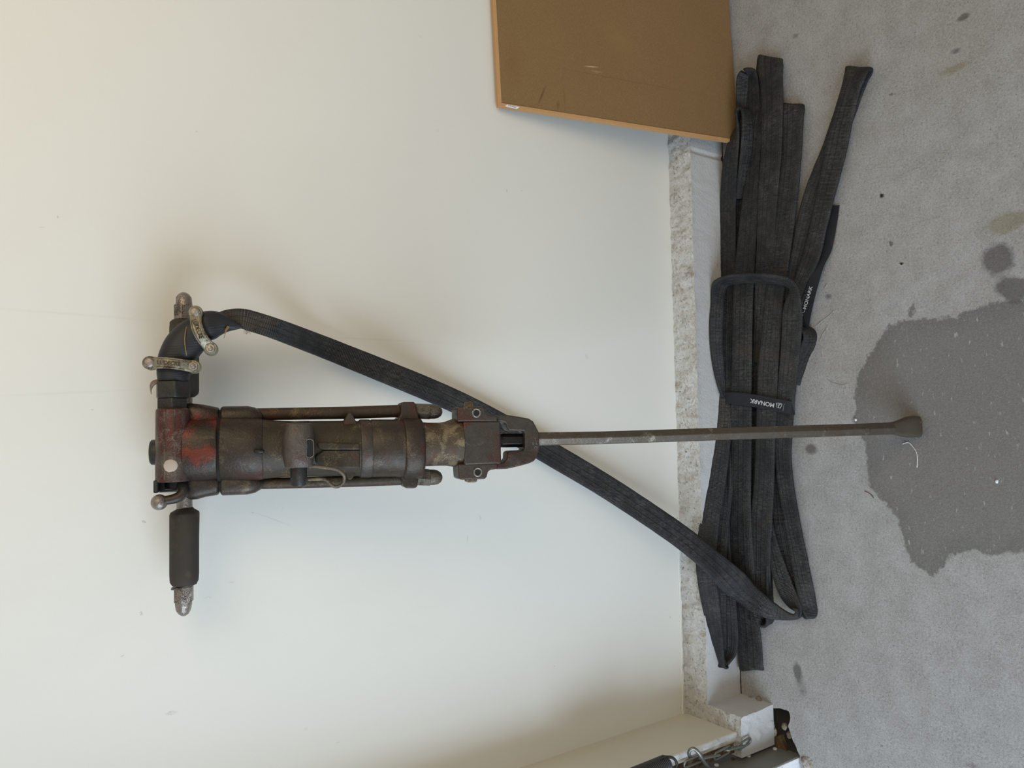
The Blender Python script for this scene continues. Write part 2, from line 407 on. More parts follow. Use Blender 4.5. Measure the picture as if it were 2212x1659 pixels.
# caulk strip on the front edge of that panel
def caulk():
    m = MB(); N = 140; rings = []
    for i in range(N+1):
        z = ZP + (2.55-ZP)*i/N
        a = .0045*noise.noise((z*14, 1, 0)) if True else 0
        w_ = .012 + .004*noise.noise((z*9, 4, 0))
        rings.append([(XL+.0005, YJ+.001, z), (XL-.001, YJ-.003-a*.3, z), (XL-w_, YJ-.004+a*.4, z), (XL-w_-.004, YJ+.001, z)])
    m.loft(rings); return m.build('trim_2', M['jambw'])
tag(caulk(), kind='structure')

# plinth (rough concrete foot of the wall), back and left return, each a displaced sheet over a core
def plinth(name, along0, along1, fixed, inner, axis, step=.004, seamx=None):
    m = MB(); n_ = max(2, int(abs(along1-along0)/step)); rings = []
    prof = []
    D = inner-fixed       # ledge depth (signed)
    for k in range(9): prof.append((inner - D*k/8, ZP+.004*(1-k/8), 'L'))
    for k in range(1, 13): prof.append((fixed, ZP*(1-k/12), 'F'))
    V = []
    for i in range(n_+1):
        s_ = along0 + (along1-along0)*i/n_
        for j, (q, z, t) in enumerate(prof):
            p3 = Vector((s_*22, q*22, z*22)); d = noise.noise(p3)*.55 + noise.noise(p3*2.7)*.4+noise.noise(p3*6)*.25
            sg = 1 if D > 0 else -1
            if t == 'L':
                amp = .0100 if 0 < j < 8 else .003
                qq = q - (sg*abs(noise.noise(p3*1.7))*.004 if j == 8 else 0); zz = z + d*amp - .002
            else:
                low = max(0, 1-z/ZP-.55)
                qq = q + d*.0018 - sg*low*.010; zz = z
                if seamx and abs(s_-seamx) < .007: qq += sg*.004
            V.append((s_, qq, zz) if axis == 'x' else (qq, s_, zz))
    P = len(prof); F = []; mi = []
    for i in range(n_):
        for j in range(P-1):
            f = [i*P+j, i*P+j+1, (i+1)*P+j+1, (i+1)*P+j]
            F.append(f); mi.append(0 if j < 8 else 1)
    m.v = V; m.f = F; m.mi = mi; m.uv = [[(0, 0)]*4 for _ in F]
    # back and bottom and ends so that it is a closed body
    a = len(m.v)
    for i in (0, n_):
        s_ = along0 + (along1-along0)*i/n_
        for q, z in ((inner, 0.0),): m.v.append((s_, q, z) if axis == 'x' else (q, s_, z))
    for e, i in ((a, 0), (a+1, n_)):
        f = [i*P+j for j in range(P)] + [e]
        m.f.append(f); m.mi.append(1); m.uv.append([(0, 0)]*len(f))
    o = m.build(name, [M['ledge'], M['plinth']], smooth=70)
    return tag(o, kind='structure')
plinth('baseboard_back', XL-.002, 2.2, YP, YW+.004, 'x', seamx=onz(1555, 345, 0).x)
YE = 1.089*S
plinth('baseboard_left', YE, YP+.006, XPL, XL-.06, 'y', step=.004)
# front end of the left plinth: broken white concrete face
def end_face():
    m = MB(); nx, nz = 26, 22; V = []
    for i in range(nx+1):
        for j in range(nz+1):
            x = XPL + .001 - (.075)*i/nx; z = ZP*(1-j/nz)
            d = noise.noise((x*40, 3, z*40))*.6+noise.noise((x*110, 5, z*110))*.35
            chip = max(0, .55-i/nx)*max(0, j/nz-.45)*.12     # broken low corner
            V.append((x - chip*.3, YE - .0005 + d*.007 + chip*.5, z + (.004*d if j == 0 else 0)))
    F = [[i*(nz+1)+j, (i+1)*(nz+1)+j, (i+1)*(nz+1)+j+1, i*(nz+1)+j+1] for i in range(nx) for j in range(nz)]
    m.add(V, F); return m.build('trim_3', M['plinth'], smooth=70)
tag(end_face(), kind='structure')

# ---- floor: fine sheet with a jagged slab edge beside the plinth
def poly_sd(P, X, Y):
    """signed distance, positive inside"""
    P = np.array(P); inside = np.zeros(X.shape, bool); dmin = np.full(X.shape, 1e9); npx = X*0; npy = X*0
    for i in range(len(P)):
        a = P[i]; b = P[(i+1) % len(P)]
        c = ((a[1] > Y) != (b[1] > Y)) & (X < (b[0]-a[0])*(Y-a[1])/((b[1]-a[1]) or 1e-12)+a[0]); inside ^= c
        ab = b-a; t = np.clip(((X-a[0])*ab[0]+(Y-a[1])*ab[1])/max(ab@ab, 1e-12), 0, 1)
        cx, cy = a[0]+t*ab[0], a[1]+t*ab[1]; d = np.hypot(X-cx, Y-cy)
        k = d < dmin; dmin[k] = d[k]; npx[k] = cx[k]; npy[k] = cy[k]
    return np.where(inside, dmin, -dmin), npx, npy
def build_floor():
    x0, x1, y0, y1 = -1.15, 1.35, .30, YP+.02; st = .0055
    nx = int((x1-x0)/st); ny = int((y1-y0)/st)
    xs = np.linspace(x0, x1, nx+1); ys = np.linspace(y0, y1, ny+1)
    X, Y = np.meshgrid(xs, ys, indexing='ij')
    edge = [onz(*q, 0) for q in [(1606, 1512), (1618, 1513), (1640, 1522), (1665, 1528), (1690, 1531), (1704, 1536), (1707, 1552), (1704, 1570), (1709, 1590), (1716, 1606), (1722, 1622), (1730, 1634), (1728, 1648), (1734, 1665), (1742, 1700)]]
    ed = []
    for i in range(len(edge)-1):
        for k in range(5):
            p = edge[i].lerp(edge[i+1], k/5)
            ed.append((p.x+.004*noise.noise((p.x*60, p.y*60, 0)), p.y+.004*noise.noise((p.x*60, p.y*60, 7))))
    yb = YP-.0085
    top = [(x1+.1 - (x1+.1-ed[0][0]-.004)*k/60, yb+.0022*noise.noise((k*.7, 0, 2))) for k in range(61)]
    poly = top + ed + [(-1.3, y0-.2), (x1+.1, y0-.2)]
    poly = [tuple(p) for p in poly]
    sd, nxp, nyp = poly_sd(poly, X, Y)
    out = sd < 0
    keep = (~out[:-1, :-1]) | (~out[1:, :-1]) | (~out[:-1, 1:]) | (~out[1:, 1:])
    Xn = np.where(out, nxp, X); Yn = np.where(out, nyp, Y)
    idx = np.arange((nx+1)*(ny+1)).reshape(nx+1, ny+1)
    I, J = np.nonzero(keep)
    F = np.stack([idx[I, J], idx[I+1, J], idx[I+1, J+1], idx[I, J+1]], 1)
    used = np.unique(F); remap = -np.ones(idx.size, int); remap[used] = np.arange(len(used)); F = remap[F]
    V = np.stack([Xn.ravel()[used], Yn.ravel()[used], np.zeros(len(used))], 1)
    me = bpy.data.meshes.new('floor')
    # skirt along the open edge
    cnt = {}
    for f in F:
        for a, b in ((f[0], f[1]), (f[1], f[2]), (f[2], f[3]), (f[3], f[0])):
            k = (min(a, b), max(a, b)); cnt[k] = (a, b) if k not in cnt else None
    V = V.tolist(); Fl = F.tolist(); low = {}
    for k, e in cnt.items():
        if e is None: continue
        for q in e:
            if q not in low: low[q] = len(V); V.append([V[q][0]+.004*(0 if abs(V[q][1]-yb) < .01 else 1), V[q][1]-.001, -.06])
        Fl.append([e[1], e[0], low[e[0]], low[e[1]]])
    me.from_pydata(V, [], Fl)
    # stain attribute
    VX = np.array([v[0] for v in V]); VY = np.array([v[1] for v in V])
    pts = [(1838, 905), (1842, 892), (1850, 880), (1843, 850), (1855, 800), (1880, 760), (1898, 735), (1915, 705), (1950, 688), (1990, 685), (2060, 685), (2100, 665), (2150, 652), (2260, 640), (2600, 640), (2600, 1230), (2212, 1190), (2160, 1203), (2100, 1190), (2058, 1200), (2030, 1240), (2012, 1246), (1985, 1226), (1965, 1212), (1948, 1165), (1940, 1122), (1905, 1085), (1876, 1052), (1870, 1000), (1866, 960), (1856, 940)]
    sp_ = [tuple(onz(*q, 0))[:2] for q in pts]
    sd, _, _ = poly_sd(sp_, VX, VY)
    st2 = [tuple(onz(*q, 0))[:2] for q in [(1972, 648), (1982, 652), (1974, 686), (1958, 688)]]
    sd2, _, _ = poly_sd(st2, VX, VY); sd = np.maximum(sd, sd2)
    R = np.clip(.5+sd*6, 0, 1)
    def blob(px, py, a, b, st_=1., ang=0):
        p = onz(px, py, 0); s_ = pxm(p); dx = (VX-p.x)/(b*s_); dy = (VY-p.y)/(a*s_*1.35)
        ca, sa = math.cos(ang), math.sin(ang)
        return st_*np.exp(-((dx*ca+dy*sa)**2+(-dx*sa+dy*ca)**2))
    Gc = sum(blob(*q) for q in [(2155, 560, 26, 38), (2186, 618, 24, 16, 1.2), (2195, 640, 18, 22, .8), (1752, 970, 13, 13, .85), (1790, 641, 9, 10, .6), (1770, 636, 9, 9, .35),
                                (2081, 37, 12, 9, .9), (2065, 110, 12, 10, .6), (1722, 1448, 8, 20, .9), (1735, 1490, 16, 30, .45), (2100, 1655, 20, 12, .5), (1690, 1437, 1, 1, 0), (1905, 423, 4, 4, 1.4), (1925, 526, 3, 6, 1.2),
                                (1925, 205, 3, 4, 1.2), (1948, 570, 3, 3, 1.3), (1992, 965, 30, 12, .25), (2150, 960, 60, 40, .2), (1718, 77, 8, 8, .6), (1702, 180, 5, 4, .5), (1850, 552, 7, 7, .4), (2060, 375, 6, 8, .5), (1980, 90, 1, 1, .1)])
    Bc = sum(blob(*q) for q in [(2165, 485, 22, 26, 1.1), (2212, 470, 20, 14, 1.), (2062, 148, 26, 10, .95), (1972, 905, 22, 18, .9), (1665, 60, 40, 60, .35), (1865, 120, 22, 26, .4), (1720, 215, 26, 20, .35), (1784, 560, 9, 14, .5), (1855, 540, 10, 8, .4)])
    ca = me.color_attributes.new('stain', 'FLOAT_COLOR', 'POINT')
    arr = np.stack([R, np.clip(Gc, 0, 1), np.clip(Bc, 0, 1), np.ones(len(R))], 1).astype(np.float32).ravel()
    ca.data.foreach_set('color', arr)
    me.materials.append(M['floor'])
    o = bpy.data.objects.new('floor', me); C.objects.link(o); return o
floor = build_floor(); tag(floor, kind='structure')
# continuation of the slab beyond the fine sheet (out of the picture)
m = MB(); m.box((0, -.85, -.03), (2.6, 0, 0), (0, 1.1495, 0), (0, 0, .03)); m.box((1.975, .85, -.03), (.6245, 0, 0), (0, .52, 0), (0, 0, .03))
m.box((-1.876, 1.35, -.03), (.7245, 0, 0), (0, 1.0495, 0), (0, 0, .03)); tag(m.build('floor_apron', M['floor']), kind='structure')
# soil level under the gap
m = MB(); m.box((0, .8, -.075), (1.6, 0, 0), (0, 1.0, 0), (0, 0, .014)); tag(m.build('ground_base', M['ground']), kind='structure')
# trowel ridges standing on the slab
for pts in ([(1803, 670), (1790, 683), (1775, 694), (1762, 706)], [(1790, 704), (1776, 725), (1771, 741)], [(1774, 750), (1778, 775), (1782, 790)],
            [(1785, 818), (1800, 828), (1820, 832), (1836, 828)], [(1788, 614), (1780, 624)]):
    P = [onz(*q, .0) for q in pts]
    m = MB(); cr = crom(P, 6)
    m.tube(cr, [.0004]+[.0014+.0005*random.random() for _ in range(len(cr)-2)]+[.0004], 6)
    m.build('trowel_ridge', M['floor'], floor)

# ---- rubble along the broken slab edge, left
def rock(c, r, seed, name, parent, mat, flat=.7):
    bm = bmesh.new(); bmesh.ops.create_icosphere(bm, subdivisions=2, radius=1)
    for v in bm.verts:
        d = 1+.32*noise.noise(v.co*1.3+Vector((seed, seed*2, 0)))
        v.co = Vector((v.co.x*d*r[0], v.co.y*d*r[1], v.co.z*d*r[2]*flat))+Vector(c)
    me = bpy.data.meshes.new(name); bm.to_mesh(me); bm.free(); me.materials.append(mat)
    o = bpy.data.objects.new(name, me); C.objects.link(o)
    if parent: o.parent = parent
    return o
lump = onz(1745, 1650, 0)
lb = rock((lump.x, lump.y, -.012), (.030, .026, .030), 3, 'trim_4', None, M['rubble']); 
s_ = lb.modifiers.new('s', 'SUBSURF'); s_.levels = 2; s_.render_levels = 2; tag(lb, kind='structure')
for i, (px, py, r, z) in enumerate([(1640, 1512, .012, .0), (1622, 1508, .007, .002), (1668, 1581, .013, -.004), (1690, 1571, .010, -.01), (1700, 1590, .010, -.012)]):
    p = onz(px, py, 0)
    tag(rock((p.x, p.y, z), (r, r*.8, r), 1+i*.37, 'concrete_chip', None, M['chip']),
        ['largest concrete chip at the broken slab corner below the hose end', 'small concrete chip in the crack between plinth and slab',
         'pale concrete chip against the front end of the left plinth', 'dark concrete chip in the gap right of the left plinth end',
         'concrete chip lying in the gap nearest the door post'][i], 'concrete chip')
p = onz(1688, 1612, 0)
m = MB(); m.box((p.x-.012, p.y+.012, -.020), (.028, .012, 0), (-.006, .012, 0), (0, 0, .008)); m.box((p.x-.002, p.y+.004, -.014), (.02, .014, 0), (-.002, .004, 0), (0, 0, .004))
tag(m.build('wood_wedge', M['wood'], bevel=.001), 'split brown wood wedge in the gap at the foot of the door post', 'wedge')

# ---- door post (grey steel face, white timber front) at the left edge of the picture
pa, pb = onz(1660, 1606, -.01), onz(1724, 1624, -.01)
XJ = (pa.x+pb.x)/2 - .006; yj0, yj1 = pb.y-.003, pa.y
post = empty('door_1', (XJ, (yj0+yj1)/2, 0)); tag(post, kind='structure')
def inpost(m, name, mat, **k):
    m.v = [(a-XJ, b-(yj0+yj1)/2, c) for a, b, c in m.v]; return m.build(name, mat, post, **k)
m = MB(); m.box((XJ-.001, (yj0+yj1)/2, 1.25), (.0012, 0, 0), (0, (yj1-yj0)/2, 0), (0, 0, 1.27)); inpost(m, 'steel_face', M['jamb'])
m = MB(); m.box((XJ-.047, (yj0+yj1)/2-.001, 1.25), (.0445, 0, 0), (0, (yj1-yj0)/2+.001, 0), (0, 0, 1.269)); inpost(m, 'timber_core', M['jambw'], bevel=.001)
for i, (px, py) in enumerate([(1646, 1612), (1617, 1633), (1674, 1618), (1583, 1640), (1548, 1653)]):
    q = onx(px, py, XJ+.001)
    m = MB(); m.tube([q-Vector((.001, 0, 0)), q+Vector((.0025, 0, 0)), q+Vector((.0035, 0, 0))], [.0055, .0055, .003], 10)
    inpost(m, 'paint_blob' if i in (1, 2, 4) else 'screw_head', [M['rust'], M['jambw']][i in (1, 2, 4)])
m = MB(); m.box((XL-.034, YJ+.012, 1.3), (.020, 0, 0), (0, .005, 0), (0, 0, 1.3-.02)); tag(m.build('trim_5', M['rust']), kind='structure')

# ---- chain hanging from the door spring
yc = YJ-.022
chain = empty('door_chain', ony(1540, 1635, yc)); tag(chain, 'galvanised steel chain hanging beside the door post under the spring', 'chain')
L0 = Vector(chain.location)
def link(p, q, wd, nrm, name='link', r=.0028, par=chain, off=L0, mat='galv'):
    a = ony(*p, yc) if len(p) == 2 else ony(p[0], p[1], p[2]); b = ony(*q, yc) if len(q) == 2 else ony(q[0], q[1], q[2])
    d = (b-a); L = d.length; d.normalize(); nv = Vector(nrm); sd = d.cross(nv).normalized(); h = wd/2
    P = []
    for t in range(13): an = math.pi*t/12; P.append(b - d*h + d*h*math.sin(an) + sd*h*math.cos(an))
    for t in range(13): an = math.pi*t/12; P.append(a + d*h - d*h*math.sin(an) - sd*h*math.cos(an))
    P.append(P[0]); P.append(P[1])
    m = MB(); m.tube([x-off for x in P], r, 8, cap=False); return m.build(name, M[mat], par, smooth=180)
link((1594, 1615), (1621, 1598), .018, (0.25, 1, .1))
link((1566, 1621), (1604, 1611), .018, (1, .3, .2))
link((1543, 1636), (1577, 1617), .019, (0.2, 1, 0))
link((1513, 1639), (1552, 1631), .018, (1, .35, 0))
link((1478, 1652), (1518, 1636), .019, (.2, 1, 0))
P = [ony(x, y, yc-.006*d) - L0 for x, y, d in [(1492, 1638, -1), (1488, 1628, 0), (1492, 1619, 1), (1500, 1618, 2), (1509, 1626, 3), (1516, 1637, 3), (1523, 1648, 2), (1531, 1658, 1), (1540, 1668, 0)]]
m = MB(); cr = [Vector(x) for x in crom(P, 6)]; m.tube(cr, [.002]+[.0044]*(len(cr)-2)+[.003], 10); m.build('hook', M['galv'], chain, smooth=180)
spring = empty('door_spring', ony(1440, 1650, yc)); tag(spring, 'black coiled steel door spring hanging at the left wall edge above the chain', 'spring')
a = ony(1438, 1651, yc); b = ony(1290, 1712, yc); d = (b-a); L = d.length; d.normalize(); u = d.orthogonal().normalized(); v = d.cross(u)
R_ = 17*pxm(a); turns = int(L/.0052); P = []
for i in range(turns*14+1):
    t = i/14*2*math.pi; P.append(d*(i/14*.0052)+(u*math.cos(t)+v*math.sin(t))*R_)
m = MB(); m.tube(P, .0027, 6); m.build('coil', M['spring'], spring, smooth=180)
m = MB(); m.tube([Vector((0, 0, 0)), d*L], R_*.8, 16); m.build('core', M['cavity'], spring)
P = [ony(x, y, yc-.004) - a for x, y in [(1420, 1643), (1428, 1637), (1440, 1636), (1451, 1638), (1458, 1645), (1460, 1653), (1457, 1658)]]
m = MB(); m.tube([Vector(x) for x in crom(P, 5)], .0034, 8); m.build('end_hook', M['spring'], spring, smooth=180)

# ---- fibreboard panel leaning against the wall, right
bt_l = ony(1077, 229, YW-.020)                      # top left corner
bb_l = onz(1596, 309, .001)                           # bottom left corner, hidden by the hose
tdir = (bt_l-bb_l); hgt = tdir.length; tdir.normalize()
brt = onz(1597, 0, .001); xdir = Vector((1, 0, 0)); xdir = (xdir - tdir*xdir.dot(tdir)).normalized()
nrm = xdir.cross(tdir); nrm = nrm if nrm.y < 0 else -nrm
BM = Matrix((xdir, -nrm, tdir)).transposed().to_4x4(); BM.translation = bb_l
board = empty('fibreboard_panel', mat=BM)
tag(board, 'brown fibreboard panel with a pale rim leaning on the wall at the right', 'board')
BWd = .78; TH = .012; rim = .0085
n, c, fn = M.pop('_mdf')
IB = BM.inverted()
def onboard(px, py):
    d = ray(px, py); t = (bb_l-EYE).dot(nrm)/d.dot(nrm); q = IB @ (EYE+d*t); return q
for (a, b, wd, st, col) in [((1180, 182), (1162, 228), .004, .9, srgb(96, 62, 34)), ((1207, 215), (1204, 238), .006, .6, srgb(104, 70, 40)), ((1217, 180), (1222, 240), .003, .4, srgb(104, 70, 40)),
                            ((1262, 143), (1294, 145), .0022, 1.0, srgb(206, 184, 150)), ((1275, 152), (1302, 157), .004, .35, srgb(190, 160, 120)), ((1138, 134), (1560, 212), .0013, .45, srgb(96, 66, 38)),
                            ((1300, 40), (1380, 130), .05, .25, srgb(150, 116, 70)), ((1110, 60), (1105, 200), .03, .3, srgb(118, 84, 50)), ((1185, 238), (1230, 246), .0016, 1., srgb(52, 32, 18))]:
    c = fn(n, c, onboard(*a), onboard(*b), wd, st, col)
M['mdf'] = n.out(c, .75, 0, n.bump(n.noise(350, 3), .15, .001), .3)
m = MB(); m.box((BWd/2, 0.003, (hgt-rim)/2), ((BWd)/2-rim-.0006, 0, 0), (0, .0025, 0), (0, 0, (hgt-rim)/2-.0006)); m.build('panel', M['mdf'], board)
def strip(x0, x1, z0, z1, mit):
    m = MB(); # mitred strips
    a = [(x0, 0, z0), (x1, 0, z0), (x1, 0, z1), (x0, 0, z1)]
    a = [tuple(q) for q in mit]; v = [(x, -.0012, z) for x, z in a]+[(x, TH, z) for x, z in a]
    m.add(v, [[0, 1, 2, 3], [7, 6, 5, 4], [0, 4, 5, 1], [1, 5, 6, 2], [2, 6, 7, 3], [3, 7, 4, 0]])
    return m.build('rim_strip', M['mdf_edge'], board, bevel=.0004, seg=1)
strip(0, 0, 0, 0, [(0, 0), (rim, 0), (rim, hgt-rim), (0, hgt)])
strip(0, 0, 0, 0, [(0, hgt), (rim, hgt-rim), (BWd-rim, hgt-rim), (BWd, hgt)])
strip(0, 0, 0, 0, [(BWd, 0), (0+BWd, hgt), (BWd-rim, hgt-rim), (BWd-rim, rim)])
q = [onboard(*s_) for s_ in [(1096, 226), (1122, 232), (1116, 236), (1090, 230)]]
m = MB(); v = [(x.x, -.0018, x.z) for x in q]+[(x.x, -.0010, x.z) for x in q]
m.add(v, [[0, 1, 2, 3], [0, 4, 5, 1], [1, 5, 6, 2], [2, 6, 7, 3], [3, 7, 4, 0]]); st = m.build('sticker', M['sticker'], board); tag(st, 'small white sticker')
m = MB()
for k in range(9):
    x = onboard(1098+k*1.9, 228.2+k*.55); hh = .0012+.0008*random.random()
    m.box((x.x, -.0020, x.z), (hh, 0, .0002), (0, .0001, 0), (0, 0, .0003)); m.box((x.x, -.0020, x.z+.0007), (.0002, 0, .0), (0, .0001, 0), (0, 0, hh*.6))
m.build('print_mark', M['ink'], st)

# ================================================================ THE JACKHAMMER
Ft = onz(1976, 922, .012)                                # tip of the drill steel on the floor
Hd = ony(373, 975, YW-.098*S)                            # centre of the valve block
AZ = (Hd-Ft).normalized()
_h0, _h1 = ony(397, 632, YW-.098*S), ony(397, 1330, YW-.098*S)
AX = (_h0-_h1); AX = (AX-AZ*AX.dot(AZ)).normalized(); AY = AZ.cross(AX)   # AY points to the wall
TM = Matrix((AX, AY, AZ)).transposed().to_4x4(); TM.translation = Ft; TI = TM.inverted()
def T(px, py, w_=0.0):
    """point of the tool's own frame seen at a pixel, w_ metres in front of the tool's centre plane"""
    d = ray(px, py); P0 = Ft - AY*w_; t = (P0-EYE).dot(AY)/d.dot(AY); return TI @ (EYE+d*t)
PXM = .00078                                             # metres per picture pixel on the tool
hammer = empty('jackhammer', mat=TM)
tag(hammer, 'worn red and black pneumatic rock drill with two side handles leaning on the wall', 'jackhammer')

def sring(c, U, V, a, b, e=2.0, n_=32):
    out = []
    for k in range(n_):
        t = 2*math.pi*k/n_; ct, st_ = math.cos(t), math.sin(t)
        out.append(Vector(c)+Vector(U)*a*math.copysign(abs(ct)**(2/e), ct)+Vector(V)*b*math.copysign(abs(st_)**(2/e), st_))
    return out
def along(m, secs, w_=0.0, e=2.0, n_=32, cap=True):
    """loft along the tool axis; secs: (px, py_top, py_bot, depth_px[, exponent][, w])"""
    R = []
    for s_ in secs:
        px, p0, p1, dp = s_[:4]; ee = s_[4] if len(s_) > 4 else e; ww = s_[5] if len(s_) > 5 else w_
        a = T(px, p0, ww); b = T(px, p1, ww); c = (a+b)/2
        R.append(sring(c, (1, 0, 0), (0, 1, 0), abs(a.x-b.x)/2, dp*PXM, ee, n_))
    m.loft(R, cap)
def across(m, secs, w_=0.0, e=2.0, n_=32, cap=True, rot=0):
    """loft across the tool (picture-vertical); secs: (py, px_left, px_right, depth_px)"""
    R = []
    for s_ in secs:
        py, p0, p1, dp = s_[:4]; ee = s_[4] if len(s_) > 4 else e; ww = s_[5] if len(s_) > 5 else w_
        a = T(p0, py, ww); b = T(p1, py, ww); c = (a+b)/2
        h = abs(a.z-b.z)/2
        if n_ == 6:
            R.append([c+Vector((0, math.sin(rot+math.pi*k/3)*h*1.12, math.cos(rot+math.pi*k/3)*h*1.12)) for k in range(6)])
        else: R.append(sring(c, (0, 0, 1), (0, 1, 0), h, dp*PXM, ee, n_))
    m.loft(R, cap)
def pxbox(m, x0, x1, y0, y1, d, w_=0.0):
    a = T(x0, y0, w_); b = T(x1, y1, w_); c = (a+b)/2
    m.box(c, (abs(a.x-b.x)/2, 0, 0), (0, d*PXM, 0), (0, 0, abs(a.z-b.z)/2))

# valve block (cross cylinder at the top)
m = MB(); across(m, [(882, 341, 407, 34, 2.6), (886, 337, 411, 38, 2.6), (960, 336, 412, 39, 2.4), (1034, 336, 411, 39, 2.6), (1040, 338, 410, 38, 2.6)], w_=.012)
vb = m.build('valve_block', M['block'], hammer, bevel=.0015, smooth=50)
m = MB(); pxbox(m, 336, 346, 1036, 1063, 30, .010); pxbox(m, 346, 404, 1036, 1060, 22, -.014); m.build('lever_housing', M['darkhex'], hammer, bevel=.002)
m = MB(); across(m, [(1038, 356, 400, 18), (1056, 356, 400, 18)], w_=.008, n_=24); m.build('lever_hub', M['shank'], hammer, bevel=.001)
# round casting seams on the block
m = MB()
for xx in (361, 383):
    R = [T(xx, y_, .012) for y_ in np.linspace(886, 1034, 20)]
    m.tube([q+Vector((.0006*noise.noise((i*.8, xx, 0)), -.0295, 0)) for i, q in enumerate(R)], .0011, 6)
m.build('casting_seam', M['nut'], vb)
# plug hole with putty
q = T(368.5, 1006, .042)
m = MB(); m.loft([[q+Vector((math.cos(t)*r*(1+.12*noise.noise((math.cos(t)*2, math.sin(t)*2, 1))), yy, math.sin(t)*r)) for t in np.linspace(0, 2*math.pi, 24, endpoint=False)] for r, yy in ((.0105, .004), (.0105, -.0002), (.009, -.0012))])
m.build('putty_plug', M['concrete_plug'], vb)
# dome on top of the block
q = T(334, 977, .0)
m = MB(); m.loft([sring(q+Vector((0, 0, z)), (1, 0, 0), (0, 1, 0), r*1.15, r, 2, 24) for z, r in ((-.004, .0185), (.0045, .018), (.0068, .0155), (.0078, .010))])
m.build('top_plug', M['darkhex'], hammer, smooth=60)

# back head: two flanged castings carrying the side rods
m = MB()
along(m, [(398, 903, 1042, 52, 2.3), (430, 905, 1040, 56, 2.3), (470, 903, 1036, 60, 2.2), (473, 904, 1035, 59)], n_=40)
along(m, [(404, 872, 920, 26, 3), (412, 871, 925, 30, 3), (440, 874, 925, 30, 3), (470, 880, 925, 28, 2.6), (474, 882, 924, 26)], w_=-.008)
along(m, [(402, 1025, 1074, 26, 3), (412, 1022, 1079, 30, 3), (428, 1022, 1078, 30, 3), (445, 1022, 1073, 28, 3), (470, 1022, 1069, 28, 2.6), (474, 1023, 1066, 26)], w_=-.008)
m.build('back_head', M['backhead'], hammer, bevel=.0015, smooth=50)
m = MB()
along(m, [(471, 898, 1042, 54), (479, 898, 1042, 54)]); along(m, [(471, 886, 920, 24), (479, 886, 920, 24)], w_=-.008); along(m, [(471, 1028, 1062, 24), (479, 1028, 1062, 24)], w_=-.008)
m.build('groove_core', M['cavity'], hammer)  # recessed core in the cavity colour, darkens the groove between the castings
m = MB()
along(m, [(477, 903, 1036, 60, 2.2), (480, 900, 1038, 62, 2.2), (540, 900, 1038, 62, 2.2), (556, 902, 1038, 61, 2.2), (568, 905, 1036, 58, 2.2)], n_=40)
along(m, [(477, 882, 925, 26, 2.6), (481, 878, 926, 30, 2.8), (535, 877, 924, 30, 2.8), (550, 880, 920, 28, 2.6), (560, 885, 916, 24), (567, 892, 910, 18)], w_=-.008)
along(m, [(477, 1024, 1066, 26, 2.6), (481, 1020, 1070, 30, 2.8), (535, 1022, 1068, 30, 2.8), (552, 1026, 1064, 27, 2.6), (562, 1030, 1058, 22), (569, 1034, 1052, 16)], w_=-.008)
mh = m.build('middle_head', M['front'], hammer, bevel=.0015, smooth=50)
m = MB(); along(m, [(549, 972, 978, 3), (552, 971, 979, 5), (568, 971, 979, 5), (571, 972, 978, 3)], w_=.049, n_=12); m.build('raised_rib', M['shank'], mh)
# cylinder barrel
m = MB()
along(m, [(560, 905, 1036, 57), (585, 907, 1033, 55), (610, 909, 1031, 53), (640, 910, 1030, 53), (735, 909, 1028, 53), (752, 908, 1029, 55), (764, 908, 1029, 56), (772, 910, 1029, 55), (776, 909, 1030, 55)], n_=48)
m.build('cylinder_barrel', M['barrel'], hammer, smooth=50)
# pointed ears of the rib ring (picture top and bottom)
m = MB()
def poly_plate(m, pts, w0, w1):
    """closed plate from pixel outline, between two depths; sides follow the outline"""
    A = [T(x, y, w0) for x, y in pts]; B = [Vector((a.x, -w1, a.z)) for a in A]; n_ = len(pts)
    ar = sum(A[i].x*A[(i+1) % n_].z-A[(i+1) % n_].x*A[i].z for i in range(n_))
    fs = [list(range(n_)), [n_+k for k in range(n_)][::-1]] + [[(k+1) % n_, k, n_+k, n_+(k+1) % n_] for k in range(n_)]
    if (ar < 0): fs = [f[::-1] for f in fs]
    # outward orientation: front face must look to -Y when w0 > w1
    m.add(A+B, [f[::-1] for f in fs] if w0 > w1 else fs)
poly_plate(m, [(742, 912), (750, 897), (753, 892), (758, 891), (763, 897), (770, 912), (770, 925), (742, 925)], .022, -.012)
m.build('ear', M['barrel'], hammer, bevel=.003, seg=3); m = MB()
poly_plate(m, [(745, 1024), (750, 1031), (752, 1036), (758, 1037), (762, 1033), (769, 1024), (768, 1012), (742, 1012)], .022, -.012)
m.build('ear', M['barrel'], hammer, bevel=.003, seg=3)
m = MB(); along(m, [(776, 907, 1031, 57), (779, 906, 1021+11, 58), (797, 906, 1032, 58), (801, 907, 1031, 57)], n_=48); m.build('ring_band', M['chuck'], hammer, bevel=.0008)
m = MB(); along(m, [(799, 909, 1030, 56), (803, 906, 1031, 58), (850, 906, 1030, 58), (866, 904, 1032, 59), (872, 903, 1034, 60)], n_=48); m.build('front_barrel', M['front'], hammer, smooth=50)
# inspection panel rib behind the muffler
m = MB(); poly_plate(m, [(684, 957), (692, 955), (778, 957), (778, 972), (700, 972), (688, 969)], .049, .02); poly_plate(m, [(700, 972), (778, 971), (778, 1012), (700, 1012), (682, 1000), (680, 985)], .045, .01)
m.build('cast_rib', M['barrel'], hammer, bevel=.003, seg=3)

